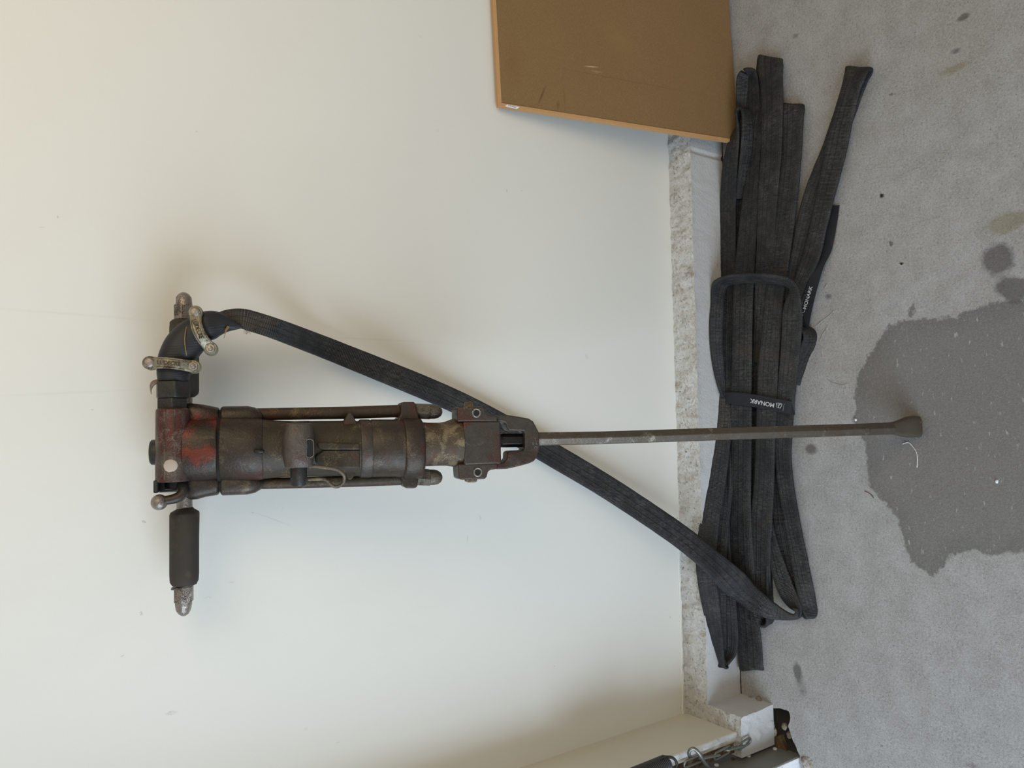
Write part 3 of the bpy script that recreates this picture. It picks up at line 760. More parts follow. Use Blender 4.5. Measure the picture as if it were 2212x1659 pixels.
# side rods, front flange, cap nuts
for (y0, y1, yb0, yb1) in ((882, 908, 872, 902), (1033, 1057, 1030, 1054)):
    m = MB(); along(m, [(553, y0, y1, 12), (760, y0-4 if y0 < 950 else y0-6, y1-3 if y0 < 950 else y1-5, 12), (870, y0-8 if y0 < 950 else y0-12, y1-7 if y0 < 950 else y1-9, 12)], w_=-.010, n_=20)
    m.build('side_rod', M['rod'], hammer)
m = MB()
along(m, [(868, 903, 1035, 61, 2.2), (872, 901, 1037, 63, 2.2), (902, 902, 1036, 63, 2.2), (909, 905, 1033, 60, 2.2), (911, 908, 1030, 56)], n_=40)
def ear_outline(m, pts, w0, w1): poly_plate(m, pts, w0, w1)
ear_outline(m, [(866, 872), (871, 868), (895, 868), (898, 873), (905, 903), (906, 925), (858, 925), (860, 905), (866, 893)], .014, -.034)
ear_outline(m, [(862, 1020), (906, 1015), (904, 1035), (902, 1051), (897, 1055), (877, 1055), (872, 1050), (868, 1038)], .014, -.034)
m.build('front_flange', M['front'], hammer, bevel=.003, seg=3)
for ya, yb in ((870, 906), (1011, 1049)):
    m = MB(); c0 = T(897, (ya+yb)/2, -.010); c1 = T(928, (ya+yb)/2+1, -.010); r = (yb-ya)/2*PXM*1.0
    m.loft([[Vector((c.x, c.y, c.z))+Vector((math.cos(math.pi*k/3+.3)*r*1.1, math.sin(math.pi*k/3+.3)*r*1.1, 0)) for k in range(6)] for c in (c0, c1)])
    nt = m.build('rod_nut', M['nut'], hammer, bevel=.0012)
    m = MB(); secs = []
    for px, k in ((926, .9), (938, .88), (946, .78), (952, .55), (955, .25)): secs.append((px, (ya+yb)/2+1-(yb-ya)/2*k, (ya+yb)/2+1+(yb-ya)/2*k, (yb-ya)/2*k))
    along(m, secs, w_=-.010, n_=20); m.build('nut_dome', M['nut'], nt, smooth=80)
# front neck
m = MB()
along(m, [(905, 911, 1008, 48), (925, 913, 1007, 47), (950, 913, 1006, 46), (962, 911, 1006, 47), (975, 906, 1008, 50), (985, 903, 1010, 52), (993, 903, 1010, 52)], n_=40)
m.build('front_neck', M['mudiron'], hammer, smooth=50)
m = MB(); pxbox(m, 991, 1073, 911, 1001, 44, .0)
pl = T(1032, 956); m.build('chuck_block', M['chuck'], hammer, bevel=.004, seg=3)
# retainer yoke, lugs and U
m = MB()
ear_outline(m, [(988, 884), (992, 879), (1043, 878), (1048, 882), (1050, 893), (1054, 896), (1075, 898), (1075, 910), (988, 911)], .034, -.016)
ear_outline(m, [(990, 1003), (1075, 1001), (1075, 1013), (1062, 1015), (1055, 1018), (1052, 1030), (1048, 1035), (997, 1037), (992, 1033)], .034, -.016)
ear_outline(m, [(1072, 897), (1095, 896), (1120, 900), (1142, 904), (1152, 910), (1158, 921), (1165, 935), (1166, 965), (1160, 988), (1154, 996), (1144, 1001), (1118, 1008), (1095, 1013), (1072, 1014),
                (1073, 1001), (1090, 998), (1096, 991), (1097, 977), (1104, 974), (1131, 973), (1134, 968), (1134, 938), (1131, 931), (1100, 930), (1094, 922), (1092, 914), (1086, 911), (1073, 911)], .020, -.014)
yk = m.build('retainer_yoke', M['chuck'], hammer, bevel=.0045, seg=4)
for px, py in ((1029, 892), (1032, 1020)):
    q = T(px, py, .034); m = MB(); m.ring(q+Vector((0, -.0006, 0)), (0, 1, 0), .0072, .0018, 24, 8)
    m.build('pin_ring', M['galv'], yk, smooth=180)
    m = MB(); m.tube([q+Vector((0, .003, 0)), q+Vector((0, -.0005, 0))], .0045, 16); m.build('pin_hole', M['cavity'], yk)
m = MB(); along(m, [(1004, 869, 884, 9, 4), (1021, 868, 884, 9, 4)], w_=.004, n_=16); m.build('stop_lug', M['mudiron'], yk, bevel=.001)
m = MB(); along(m, [(1005, 1030, 1040, 9, 4), (1010, 1030, 1042, 9, 4), (1024, 1030, 1042, 9, 4), (1029, 1030, 1040, 9, 4)], w_=.004, n_=16); m.build('stop_lug', M['mudiron'], yk, bevel=.001)
def txt(body, size, mat_, frame, parent, name='lettering', ext=.0003, bold=0.0, fit=None):
    """frame: 4x4 in parent's space; X reading direction, Y letter-up, Z out of the surface"""
    cu = bpy.data.curves.new(name, 'FONT'); cu.body = body; cu.size = size; cu.extrude = ext; cu.align_x = 'CENTER'; cu.align_y = 'CENTER'; cu.offset = bold
    tmp = bpy.data.objects.new(name, cu); C.objects.link(tmp)
    dg = bpy.context.evaluated_depsgraph_get(); me = bpy.data.meshes.new_from_object(tmp.evaluated_get(dg))
    bpy.data.objects.remove(tmp)
    if fit:
        xs = [v.co.x for v in me.vertices]; k = fit/(max(xs)-min(xs)); me.transform(Matrix.Scale(k, 4, (1, 0, 0)))
    me.transform(frame); me.materials.clear(); me.materials.append(mat_); me.name = name
    o = bpy.data.objects.new(name, me); C.objects.link(o); o.parent = parent; return o
def frame(c, x, y):
    x = Vector(x).normalized(); y = Vector(y); y = (y-x*y.dot(x)).normalized(); z = x.cross(y)
    F_ = Matrix((x, y, z)).transposed().to_4x4(); F_.translation = c; return F_
# cast letters on the yoke nose (only those that can be read)
for ch, px, py in (('E', 1152, 958), ('L', 1159, 957), ('I', 1156, 949)):
    txt(ch, .0085, M['steel'], frame(T(px, py, .0205), (0, 0, -1), (1, 0, 0)), yk, ext=.0005)
q = T(1157, 967, .0205); m = MB(); m.tube([q+Vector((dx, 0, dz)) for dx, dz in ((.003, 0), (0, .003), (-.003, 0), (0, -.003), (.003, 0))], .0005, 6); m.build('diamond_mark', M['steel'], yk)

# exhaust muffler block with slot, stub pipe and wire clip
m = MB()
across(m, [(914, 618, 671, 24, 2.6), (917, 615, 674, 27, 2.6), (940, 610, 678, 30, 2.5), (965, 609, 679, 31, 2.5), (990, 611, 679, 30, 2.5), (1006, 615, 676, 27, 2.6), (1010, 618, 672, 24, 2.6)], w_=.060, n_=36)
mf = m.build('exhaust_muffler', M['muffler'], hammer, bevel=.001, smooth=50)
m = MB(); across(m, [(910, 622, 668, 22), (915, 622, 668, 22)], w_=.056, n_=28); m.build('muffler_ring', M['chuck'], mf)
m = MB(); c0 = T(668.5, 968.5, .080)
def capsule(m, c, hx, hz, y0, y1, n_=24):
    R = []
    for yy, g in ((y0, 1), (y1, 1)):
        ring = []
        for k in range(n_):
            t = 2*math.pi*k/n_; sx = (hx-hz) if math.cos(t) > 0 else -(hx-hz)
            ring.append(Vector((c.x+sx+math.cos(t)*hz*g, yy, c.z+math.sin(t)*hz*g)))
        R.append(ring)
    m.loft(R)
capsule(m, c0, .0150, .0062, -.0766, -.0818); m.build('exhaust_slot', M['cavity'], mf)
m = MB(); R = []
for k in range(25):
    t = 2*math.pi*k/24; sx = .0088 if math.cos(t) > 0 else -.0088; R.append(Vector((c0.x+sx+math.cos(t)*.0066, -.0815, c0.z+math.sin(t)*.0066)))
m.tube(R+[R[0]], .0007, 6); m.build('slot_rim', M['steel'], mf)
m = MB(); across(m, [(1006, 627, 663, 18), (1047, 627, 664, 18), (1049, 629, 662, 17)], w_=.046, n_=28); m.build('stub_pipe', M['darkhex'], hammer, smooth=50)
m = MB(); m_pts = [T(x, y, w_) for x, y, w_ in [(668, 1009, .060), (676, 1007, .062), (700, 1010, .064), (722, 1013, .066), (736, 1019, .066), (744, 1030, .064), (741, 1043, .060), (733, 1050, .057), (723, 1051, .056), (714, 1046, .056), (706, 1038, .056), (695, 1035, .056), (664, 1036, .056)]]
m.tube([Vector(p) for p in crom(m_pts, 6)], .0030, 10); m.build('wire_clip', M['nut'], hammer, smooth=180)

# throttle lever
m = MB(); pts = [T(*q) for q in [(388, 1040, .010), (394, 1052, .018), (396, 1062, .024), (388, 1072, .028), (374, 1078, .030), (358, 1081, .031), (346, 1084, .031)]]
cr = [Vector(p) for p in crom(pts, 6)]; m.tube(cr, [.0098-.003*i/len(cr) for i in range(len(cr))], 16)
lv = m.build('throttle_lever', M['darkhex'], hammer, smooth=180)
q = T(344, 1085, .031); bm = bmesh.new(); bmesh.ops.create_uvsphere(bm, u_segments=32, v_segments=20, radius=.0128)
for v in bm.verts: v.co += q
me = bpy.data.meshes.new('lever_ball'); bm.to_mesh(me); bm.free(); me.materials.append(M['steel'])
for p_ in me.polygons: p_.use_smooth = True
o = bpy.data.objects.new('lever_ball', me); C.objects.link(o); o.parent = lv; tag(o, 'bare steel ball')

# handles
WH = -.030
for sgn, secs, neck, nutp, dome in (
    (1, [(1096, 383, 417, 17), (1099, 381, 419, 19), (1106, 368, 430, 30), (1111, 366, 431, 32, 2.2), (1160, 366, 430, 32, 2.2), (1200, 366, 430, 32, 2.2), (1240, 366, 430, 32, 2.2), (1255, 367, 429, 31, 2.2), (1262, 371, 425, 28)],
     [(1060, 381, 416, 17), (1098, 381, 416, 17)], (1266, 1300, 377, 417), [(1298, 378, 415, 19), (1306, 378, 415, 18.5), (1318, 380, 413, 17), (1326, 386, 408, 11), (1330, 392, 402, 5)]),
    (-1, [(692, 372, 424, 26), (697, 367, 429, 31, 2.2), (710, 366, 430, 32, 2.2), (800, 366, 430, 32, 2.2), (845, 366, 430, 32, 2.2), (852, 368, 428, 30), (858, 378, 420, 22)],
     [(855, 386, 416, 15), (895, 386, 416, 15)], (659, 691, 377, 416), [(632, 392, 402, 5), (636, 385, 409, 12), (643, 380, 414, 17), (652, 380, 415, 18), (661, 379, 416, 19)])):
    m = MB(); across(m, secs, w_=WH, n_=36); gp = m.build('handle_grip', M['grip'], hammer, smooth=50)
    m = MB(); across(m, neck, w_=WH, n_=24); m.build('handle_bar', M['steel'], hammer)
    m = MB(); across(m, [(nutp[0], nutp[2], nutp[3], 0), (nutp[1], nutp[2], nutp[3], 0)], w_=WH, n_=6, rot=math.pi/2+.12); hn = m.build('handle_nut', M['steel'], hammer, bevel=.0012)
    m = MB(); across(m, dome, w_=WH, n_=28); m.build('nut_dome', M['steel'], hn, smooth=80)
m = MB(); a = T(398, 1265, WH); rr = []
for z_, r in ((-.0012, .0205), (.0012, .0205)):
    rr.append([a+Vector((z_+.0035*math.cos(2*math.pi*k/28)*-1, math.sin(2*math.pi*k/28)*r, math.cos(2*math.pi*k/28)*r)) for k in range(28)])
m.loft(rr); m.build('tilted_washer', M['nut'], hammer)

# air inlet nuts
m = MB(); across(m, [(860, 340, 405, 0), (884, 340, 405, 0)], w_=.012, n_=6, rot=.42); m.build('inlet_nut', M['darkhex'], hammer, bevel=.0018)
m = MB(); across(m, [(824, 338, 410, 0), (860, 338, 410, 0)], w_=.012, n_=6, rot=.30); m.build('swivel_nut', M['darkhex'], hammer, bevel=.0022)

# ---------------------------------------------------------------- drill steel (held by the chuck, stands on the floor)
steel = empty('drill_steel', mat=TM)
tag(steel, 'long hexagonal drill steel standing on the floor below the rock drill', 'drill steel')
m = MB(); R = []
for px, yc_, hw in [(1146, 948.5, 14.6), (1180, 948, 14.3), (1300, 945.8, 14.0), (1450, 941, 13.8), (1600, 936, 13.6), (1750, 931.5, 13.4), (1860, 928, 13.2), (1925, 925.5, 13.4)]:
    q = T(px, yc_); a = T(px, yc_-hw); r = abs(a.x-q.x)
    R.append([Vector((q.x+math.cos(math.pi*k/3+.58)*r*1.12, math.sin(math.pi*k/3+.58)*r*1.12, q.z)) for k in range(6)])
m.loft(R); m.build('hex_rod', M['chisel'], steel, bevel=.0012)
m = MB(); R = []
for px, yc_, hw, dp in [(1920, 925.5, 13, 12), (1935, 925, 15, 13), (1950, 924, 20, 16), (1962, 922.5, 23, 19), (1974, 921.5, 23.5, 21), (1982, 921.5, 23, 20)]:
    q = T(px, yc_); a = T(px, yc_-hw); r = abs(a.x-q.x)
    R.append(sring(q, (1, 0, 0), (0, 1, 0), r, dp*.0007, 3.6, 24))
m.loft(R); m.build('bit_head', M['chisel'], steel, bevel=.001, smooth=45)
m = MB(); along(m, [(1068, 931, 972, 20), (1074, 932, 971, 20), (1080, 936, 967, 16), (1084, 936.5, 966.5, 15)], n_=28); m.build('collar', M['shank'], steel)
m = MB(); along(m, [(1083, 936, 967, 14), (1150, 936, 966, 14)], n_=6); m.build('shank', M['shank'], steel, bevel=.001)

# ================================================================ THE FLAT HOSE
hose = empty('flat_air_hose', onz(1640, 900, 0))
tag(hose, 'black ribbed flat air hose clamped to the rock drill, folded in a bundle', 'hose')
HO = Vector(hose.location)
def P3(px, py, kind, v):
    if kind == 'z': return onz(px, py, v)
    if kind == 'y': return ony(px, py, v)
    return TM @ T(px, py, v)
TH_H = .0050
def lim(py):
    """how far back a hose may lie: in front of the plinth, and in front of the board beyond it"""
    a, b = bb_l.y-.016, YP-.015
    return a if py < 310 else (b if py > 430 else a+(b-a)*(py-310)/120)
def ribbon(name, pts, parent=hose, mat='hose', th=TH_H, nn=7, org=HO, ntot=20):
    """pts: (px, py, kind, value, width_px, roll_deg). A flattened hose swept along its centre line.
    kind z: at that height; f: same, in a fold that keeps the width direction; y: at that depth; t: on the tool"""
    rows = []; Wl = None
    for i, p in enumerate(pts):
        px, py, k, v, wpx, roll = p; kk = 'z' if k == 'f' else k
        c = P3(px, py, kk, v); clamped = 0
        if kk == 'z' and c.y > lim(py)-.012:
            clamped = min(1, (c.y-lim(py)+.012)/.05)
            if c.y > lim(py): c = ony(px, py, lim(py))
        a = pts[max(i-1, 0)]; b = pts[min(i+1, len(pts)-1)]
        dx, dy = b[0]-a[0], b[1]-a[1]; L = math.hypot(dx, dy) or 1; ex, ey = -dy/L, dx/L
        nh = {'z': Vector((0, -.62*clamped, 1)), 'y': Vector((0, -1, .12)), 't': -AY}[kk].normalized()
        # width direction: the picture normal laid on the local surface
        def onp(qx, qy):
            d = ray(qx, qy); return EYE + d*((c-EYE).dot(nh)/d.dot(nh))
        W = onp(px+ex*10, py+ey*10)-onp(px-ex*10, py-ey*10); pm = W.length/20; W.normalize()
        Ta = onp(px+dx/L*10, py+dy/L*10)-onp(px-dx/L*10, py-dy/L*10); Ta.normalize(); Wr_, pr_ = W.copy(), pm; W = W-Ta*W.dot(Ta); pm *= W.length; W.normalize()
        if k == 'f' and Wl is not None: W = Wraw.copy(); pm = pmraw
        else: Wraw, pmraw = Wr_, pr_
        if Wl is not None and W.dot(Wl) < 0: W = -W
        Wl = W.copy(); pm0 = pm
        rows.append(list(c-org)+[wpx*pm, roll]+list(W)+[1.0 if k == 'f' else 0.0])
    rows = crom(rows, nn); N_ = len(rows); rings = []
    P = [Vector(r[:3]) for r in rows]
    for i, r in enumerate(rows):
        Tn = (P[min(i+1, N_-1)]-P[max(i-1, 0)]).normalized(); W = Vector(r[5:8]).normalized(); g_ = min(1, max(0, r[8])*1.6)
        W = (W-Tn*(W.dot(Tn)*(1-g_))).normalized(); Nn = W.cross(Tn).normalized()
        a = math.radians(r[4]); Wr = W*math.cos(a)+Nn*math.sin(a); Nr = Nn*math.cos(a)-W*math.sin(a)
        hw = r[3]/2; ht = th*(1+.12*noise.noise(P[i]*18)); ring = []
        for k in range(ntot):
            t = 2*math.pi*k/ntot; ct, st_ = math.cos(t), math.sin(t)
            x = math.copysign(abs(ct)**.55, ct)*hw
            y = math.copysign(abs(st_)**.8, st_)*ht*(1-.18*math.cos(math.pi*min(1, abs(ct)*1.3)))
            y += ht*.25*noise.noise((P[i]+Wr*x)*40)
            ring.append(P[i]+Wr*x+Nr*y)
        rings.append(ring)
    m = MB(); m.loft(rings); return m.build(name, M[mat], parent, smooth=180)
Z0, Z1, Z2, Z3 = .007, .018, .030, .040
z = 'z'
# --- strands of the bundle (one continuous hose folded back and forth) ---
# left strand beside the plinth, its loop at the picture top and its pointed turn at the picture bottom
ribbon('hose_strand', [(1605, 430, z, Z0, 26, -60), (1612, 370, z, Z1, 30, -65), (1617, 320, z, .022, 32, -70), (1618, 275, z, .028, 32, -75), (1613, 244, z, .030, 30, -80), (1605, 236, z, .030, 30, -85), (1597, 248, z, .030, 32, -80),
    (1588, 290, z, .026, 40, -45), (1578, 350, z, .022, 42, -22), (1572, 450, z, .018, 40, -10), (1570, 600, z, .016, 40, 0), (1568, 700, z, .014, 36, 0), (1567, 800, z, .014, 34, 0), (1567, 860, z, .016, 32, 0), (1561, 952, z, .020, 36, 0),
    (1547, 1050, z, .026, 40, 0), (1533, 1128, z, .030, 43, 0), (1525, 1222, z, .034, 44, 0), (1537, 1316, z, .030, 38, 0), (1550, 1385, z, .026, 28, -20), (1558, 1426, z, .022, 20, -50), (1562, 1440, z, .020, 30, -78), (1568, 1428, z, .020, 30, -60)])
ribbon('hose_strand', [(1564, 1437, z, .018, 20, 50), (1573, 1412, z, .016, 36, 20), (1576, 1380, z, .015, 40, 6), (1572, 1316, z, .016, 40, 0), (1569, 1262, z, .018, 36, 12), (1566, 1190, z, .016, 30, 30), (1568, 1100, z, .014, 26, 45), (1571, 1030, z, .012, 26, 30), (1576, 950, z, Z0, 22, 60)])
# small loop behind, at the board
ribbon('hose_strand', [(1606, 330, z, Z0, 26, -40), (1609, 250, z, .012, 30, -45), (1609, 200, z, .018, 32, -55), (1612, 168, z, .020, 32, -65), (1620, 160, z, .020, 34, -50), (1625, 172, z, .016, 34, -20), (1626, 240, z, .010, 32, 0), (1620, 330, z, Z0, 30, 0)])
# long centre strand: flat end at picture bottom, runs up, folds over at picture top and comes back on top
ribbon('hose_strand', [(1627, 1500, z, .006, 0.1, 0)][:0] + [(1617, 1330, z, .006, 44, 0), (1622, 1430, z, .005, 50, 0), (1624, 1444, 'f', .010, 52, 0), (1622, 1436, 'f', .017, 52, 0), (1619, 1380, z, .021, 50, 0), (1613, 1316, z, .025, 48, 0), (1606, 1250, z, .030, 50, 0), (1601, 1190, z, .034, 52, 0), (1600, 1128, z, .036, 46, 0), (1600, 1050, z, .036, 44, 0), (1601, 952, z, .036, 45, 0),
    (1601, 860, z, .036, 45, 0), (1602, 780, z, .036, 44, 0), (1605, 640, z, .034, 43, 0), (1611, 556, z, .028, 42, 0), (1622, 425, z, .020, 38, 5), (1629, 328, z, .015, 34, 8), (1640, 230, z, .010, 36, 0), (1657, 165, z, .007, 46, 0), (1661, 147, z, .0065, 52, 0), (1662, 136, 'f', .0065, 54, 0), (1664, 126, 'f', .014, 55, 0), (1664, 132, 'f', .024, 54, 0),
    (1666, 170, z, .027, 50, 0), (1668, 230, z, .028, 47, 0), (1666, 328, z, .030, 45, 0), (1659, 425, z, .031, 42, 0), (1652, 556, z, .030, 36, 0), (1646, 640, z, .026, 32, 0), (1641, 720, z, .022, 30, -10), (1636, 800, z, .016, 30, -15), (1632, 900, z, .012, 30, 0)])
# next strand with a square fold, runs the whole length and ends in a small upright loop
ribbon('hose_strand', [(1690, 470, z, .006, 40, 0), (1706, 330, z, .006, 42, 0), (1712, 250, z, .006, 48, 0), (1713, 232, 'f', .007, 50, 0), (1713, 227, 'f', .012, 50, 0), (1713, 233, 'f', .018, 50, 0), (1712, 260, z, .021, 47, 0), (1710, 328, z, .022, 44, 0), (1701, 425, z, .025, 44, 0), (1684, 556, z, .028, 44, 0), (1673, 640, z, .030, 40, 0), (1667, 710, z, .032, 42, 0),
    (1661, 780, z, .034, 44, 0), (1657, 860, z, .034, 44, 0), (1654, 952, z, .034, 42, 0), (1650, 1050, z, .034, 43, 0), (1645, 1128, z, .032, 46, 0), (1644, 1200, z, .028, 42, 0), (1643, 1270, z, .022, 40, 15), (1645, 1320, z, .018, 32, 50), (1651, 1345, z, .016, 30, 75), (1659, 1348, z, .016, 30, 82), (1664, 1335, z, .016, 30, 80), (1663, 1290, z, .014, 28, 75), (1661, 1220, z, .012, 28, 70), (1662, 1160, z, .010, 28, 60)])
# outer strand with the widest fold, splaying away on the open floor
ribbon('hose_strand', [(1704, 650, z, Z0, 24, -30), (1714, 588, z, Z0, 24, -25), (1722, 556, z, .010, 26, -20), (1737, 490, z, .012, 32, -15), (1753, 425, z, .011, 32, -10), (1775, 370, z, .009, 38, 0), (1799, 318, z, .007, 44, 0), (1826, 240, z, .006, 46, 0), (1846, 180, z, .006, 50, 0), (1853, 157, 'f', .007, 55, -4), (1856, 148, 'f', .016, 56, -10), (1853, 152, 'f', .026, 54, -14),
    (1847, 170, z, .030, 50, -14), (1836, 200, z, .028, 45, -10), (1819, 263, z, .024, 46, -5), (1805, 328, z, .022, 46, 0), (1783, 425, z, .021, 39, 0), (1768, 490, z, .020, 36, 0), (1752, 556, z, .019, 37, 0), (1733, 600, z, .014, 32, 0), (1713, 660, z, .010, 32, 0), (1712, 720, z, Z0, 34, 0)])
# strand that crosses over the bundle, then runs down and out to the turn by the supply line
ribbon('hose_strand', [(1562, 856, z, .014, 14, -70), (1554, 805, z, .020, 24, -20), (1548, 753, z, .026, 28, -20), (1547, 700, z, .032, 30, -25), (1550, 655, z, .040, 28, -35), (1552, 628, z, .046, 32, -60), (1560, 611, z, .052, 36, -76), (1590, 603, z, .060, 40, -72), (1640, 601, z, .064, 42, -70), (1685, 605, z, .062, 40, -64), (1708, 614, z, .058, 38, -48), (1716, 634, z, .054, 38, -26), (1712, 668, z, .050, 43, -6), (1711, 700, z, .047, 44, 0),
    (1708, 753, z, .042, 42, 0), (1703, 801, z, .038, 40, 0), (1698, 860, z, .032, 38, 0), (1693, 930, z, .028, 38, 0), (1691, 980, z, .026, 36, 0), (1698, 1050, z, .022, 34, 0), (1711, 1128, z, .018, 34, 0), (1723, 1191, z, .018, 36, 0), (1735, 1253, z, .018, 34, 10), (1745, 1300, z, .018, 30, 40), (1751, 1326, z, .018, 30, 70), (1749, 1333, z, .018, 28, 82), (1742, 1330, z, .016, 26, 80)])
# hidden lower leaves, then two filler leaves added to darken the gaps
ribbon('hose_strand', [(1735, 1318, z, .007, 26, 0), (1722, 1275, z, .007, 30, 0), (1704, 1220, z, .008, 34, 0), (1692, 1160, z, .008, 34, 0), (1684, 1100, z, .008, 30, 0), (1680, 1020, z, .008, 28, 0), (1682, 900, z, .008, 30, 0), (1690, 760, z, .008, 34, 0)])
ribbon('hose_strand', [(1580, 560, z, .006, 34, 0), (1612, 640, z, .010, 40, 0), (1628, 800, z, .012, 42, 0), (1628, 1000, z, .010, 42, 0), (1612, 1180, z, .008, 40, 0), (1600, 1290, z, .008, 34, 0)])
ribbon('hose_strand', [(1598, 300, z, .004, 30, 0), (1598, 420, z, .004, 34, 0), (1594, 560, z, .004, 34, 0), (1590, 700, z, .005, 30, 0)])  # added filler leaf, stands in for the shadow between the strands
ribbon('hose_strand', [(1576, 1000, z, .004, 30, 0), (1560, 1120, z, .006, 34, 0), (1553, 1220, z, .008, 34, 0), (1557, 1320, z, .010, 26, 0), (1561, 1400, z, .010, 16, 0)])  # filler leaf added for the dark of the shaded lower gap
# small standing loop under the crossing strand
ribbon('hose_strand', [(1700, 700, z, .014, 34, 70), (1722, 708, z, .016, 38, 76), (1742, 712, z, .018, 40, 80), (1751, 726, z, .018, 40, 82), (1748, 745, z, .016, 40, 80), (1737, 768, z, .014, 36, 76), (1727, 795, z, .012, 30, 70), (1716, 830, z, .010, 26, 60)])
# --- supply line: from the drill down to the bundle and into the fold ---
y_ = 'y'
ribbon('supply_line', [(466, 700, 't', -.004, 36, 0), (490, 689, 't', -.002, 40, 10), (520, 688, 't', .000, 44, 12), (548, 695, 't', -.004, 46, 8), (600, 712, 't', -.012, 46, 5), (700, 750, y_, YW-.055, 47, 0), (800, 790, y_, YW-.045, 49, 0), (920, 839, y_, YW-.035, 50, 0), (1000, 875, y_, YW-.032, 50, 0), (1090, 922, y_, YW-.032, 50, 0), (1190, 980, y_, YW-.034, 51, 0),
    (1300, 1045, y_, YW-.050, 50, 0), (1400, 1110, y_, YW-.075, 50, 0), (1480, 1166, y_, YP-.022, 50, 0), (1540, 1216, y_, YP-.060, 52, 0), (1600, 1272, z, .066, 53, 0), (1650, 1310, z, .052, 44, 0), (1690, 1327, z, .038, 30, -25), (1716, 1332, z, .030, 22, -60), (1726, 1326, z, .028, 22, -70), (1728, 1316, z, .026, 30, -50)], nn=9)
ribbon('supply_line', [(1729, 1331, z, .020, 20, 60), (1721, 1312, z, .024, 34, 25), (1702, 1282, z, .026, 38, 8), (1685, 1238, z, .026, 34, 0), (1673, 1191, z, .024, 26, 0), (1665, 1150, z, .022, 18, 0), (1661, 1120, z, .018, 12, 0)])

# --- sleeve (smooth thick rubber end) with two claw clamps ---
def sleeve():
    m = MB(); secs = [(375, 824, 31, 28), (375, 808, 33, 30), (374, 790, 32, 28), (379, 772, 34, 30), (392, 753, 38, 32), (409, 733, 38, 31), (428, 716, 35, 29), (438, 708, 31, 26), (452, 703, 32, 26), (470, 700, 28, 20), (492, 701, 17, 12), (514, 705, 7, 5), (524, 707, 2, 2)]
    cr = crom([list(s_) for s_ in secs], 5); rings = []
    for i, r in enumerate(cr):
        a = cr[max(i-1, 0)]; b = cr[min(i+1, len(cr)-1)]
        Tn = (T(b[0], b[1], .012)-T(a[0], a[1], .012)).normalized(); c = T(r[0], r[1], .012)
        U = Tn.cross(Vector((0, 1, 0))).normalized(); V_ = Vector((0, 1, 0))
        rings.append(sring(c, U, V_, r[2]*PXM, r[3]*PXM, 2.2, 28))
    m.loft(rings); m.v = [tuple((TM @ Vector(v))-HO) for v in m.v]
    return m.build('hose_sleeve', M['sleeve'], hose, smooth=180)
slv = sleeve()
def tl(px, py, w_=0.0): return (TM @ T(px, py, w_))-HO
TR = TM.to_3x3()
# wrapped tape line and frayed ends
m = MB(); m.tube([Vector(p) for p in crom([tl(404, 703, .030), tl(401, 715, .037), tl(399, 735, .040), tl(401, 755, .040), tl(403, 768, .034)], 5)], .0009, 6); m.build('tape_seam', M['thread'], slv)
m = MB(); m.tube([Vector(p) for p in crom([tl(493, 706, .022), tl(488, 714, .026), tl(486, 722, .026), tl(484, 730, .023)], 5)], [.0026-.0002*min(i, 10) for i in range(16)], 6); m.build('frayed_tape', M['thread'], slv)
m = MB()
for k in range(9):
    a = tl(528+k*1.3, 709+k*.6, .0); b = tl(529+k*1.5+random.uniform(-2, 2), 719+random.uniform(-2, 4), .004); m.tube([a, (a+b)/2+Vector((.0008*random.uniform(-1, 1), 0, 0)), b], .00035, 4)
tf = m.build('fibre_tuft', M['fluff'], slv); tf['kind'] = 'stuff'
m = MB(); m.tube([Vector(p) for p in crom([tl(343, 822, .02), tl(334, 826, .02), tl(328, 832, .018), tl(326, 842, .016), tl(327, 852, .016)], 5)], [.0016, .0024, .003, .0033, .0036, .0038, .004, .004, .0038, .0036, .0033, .003, .0026, .0022, .0018, .0014, .001, .0008, .0006, .0005, .0004], 8); m.build('torn_strip', M['fluff'], slv)

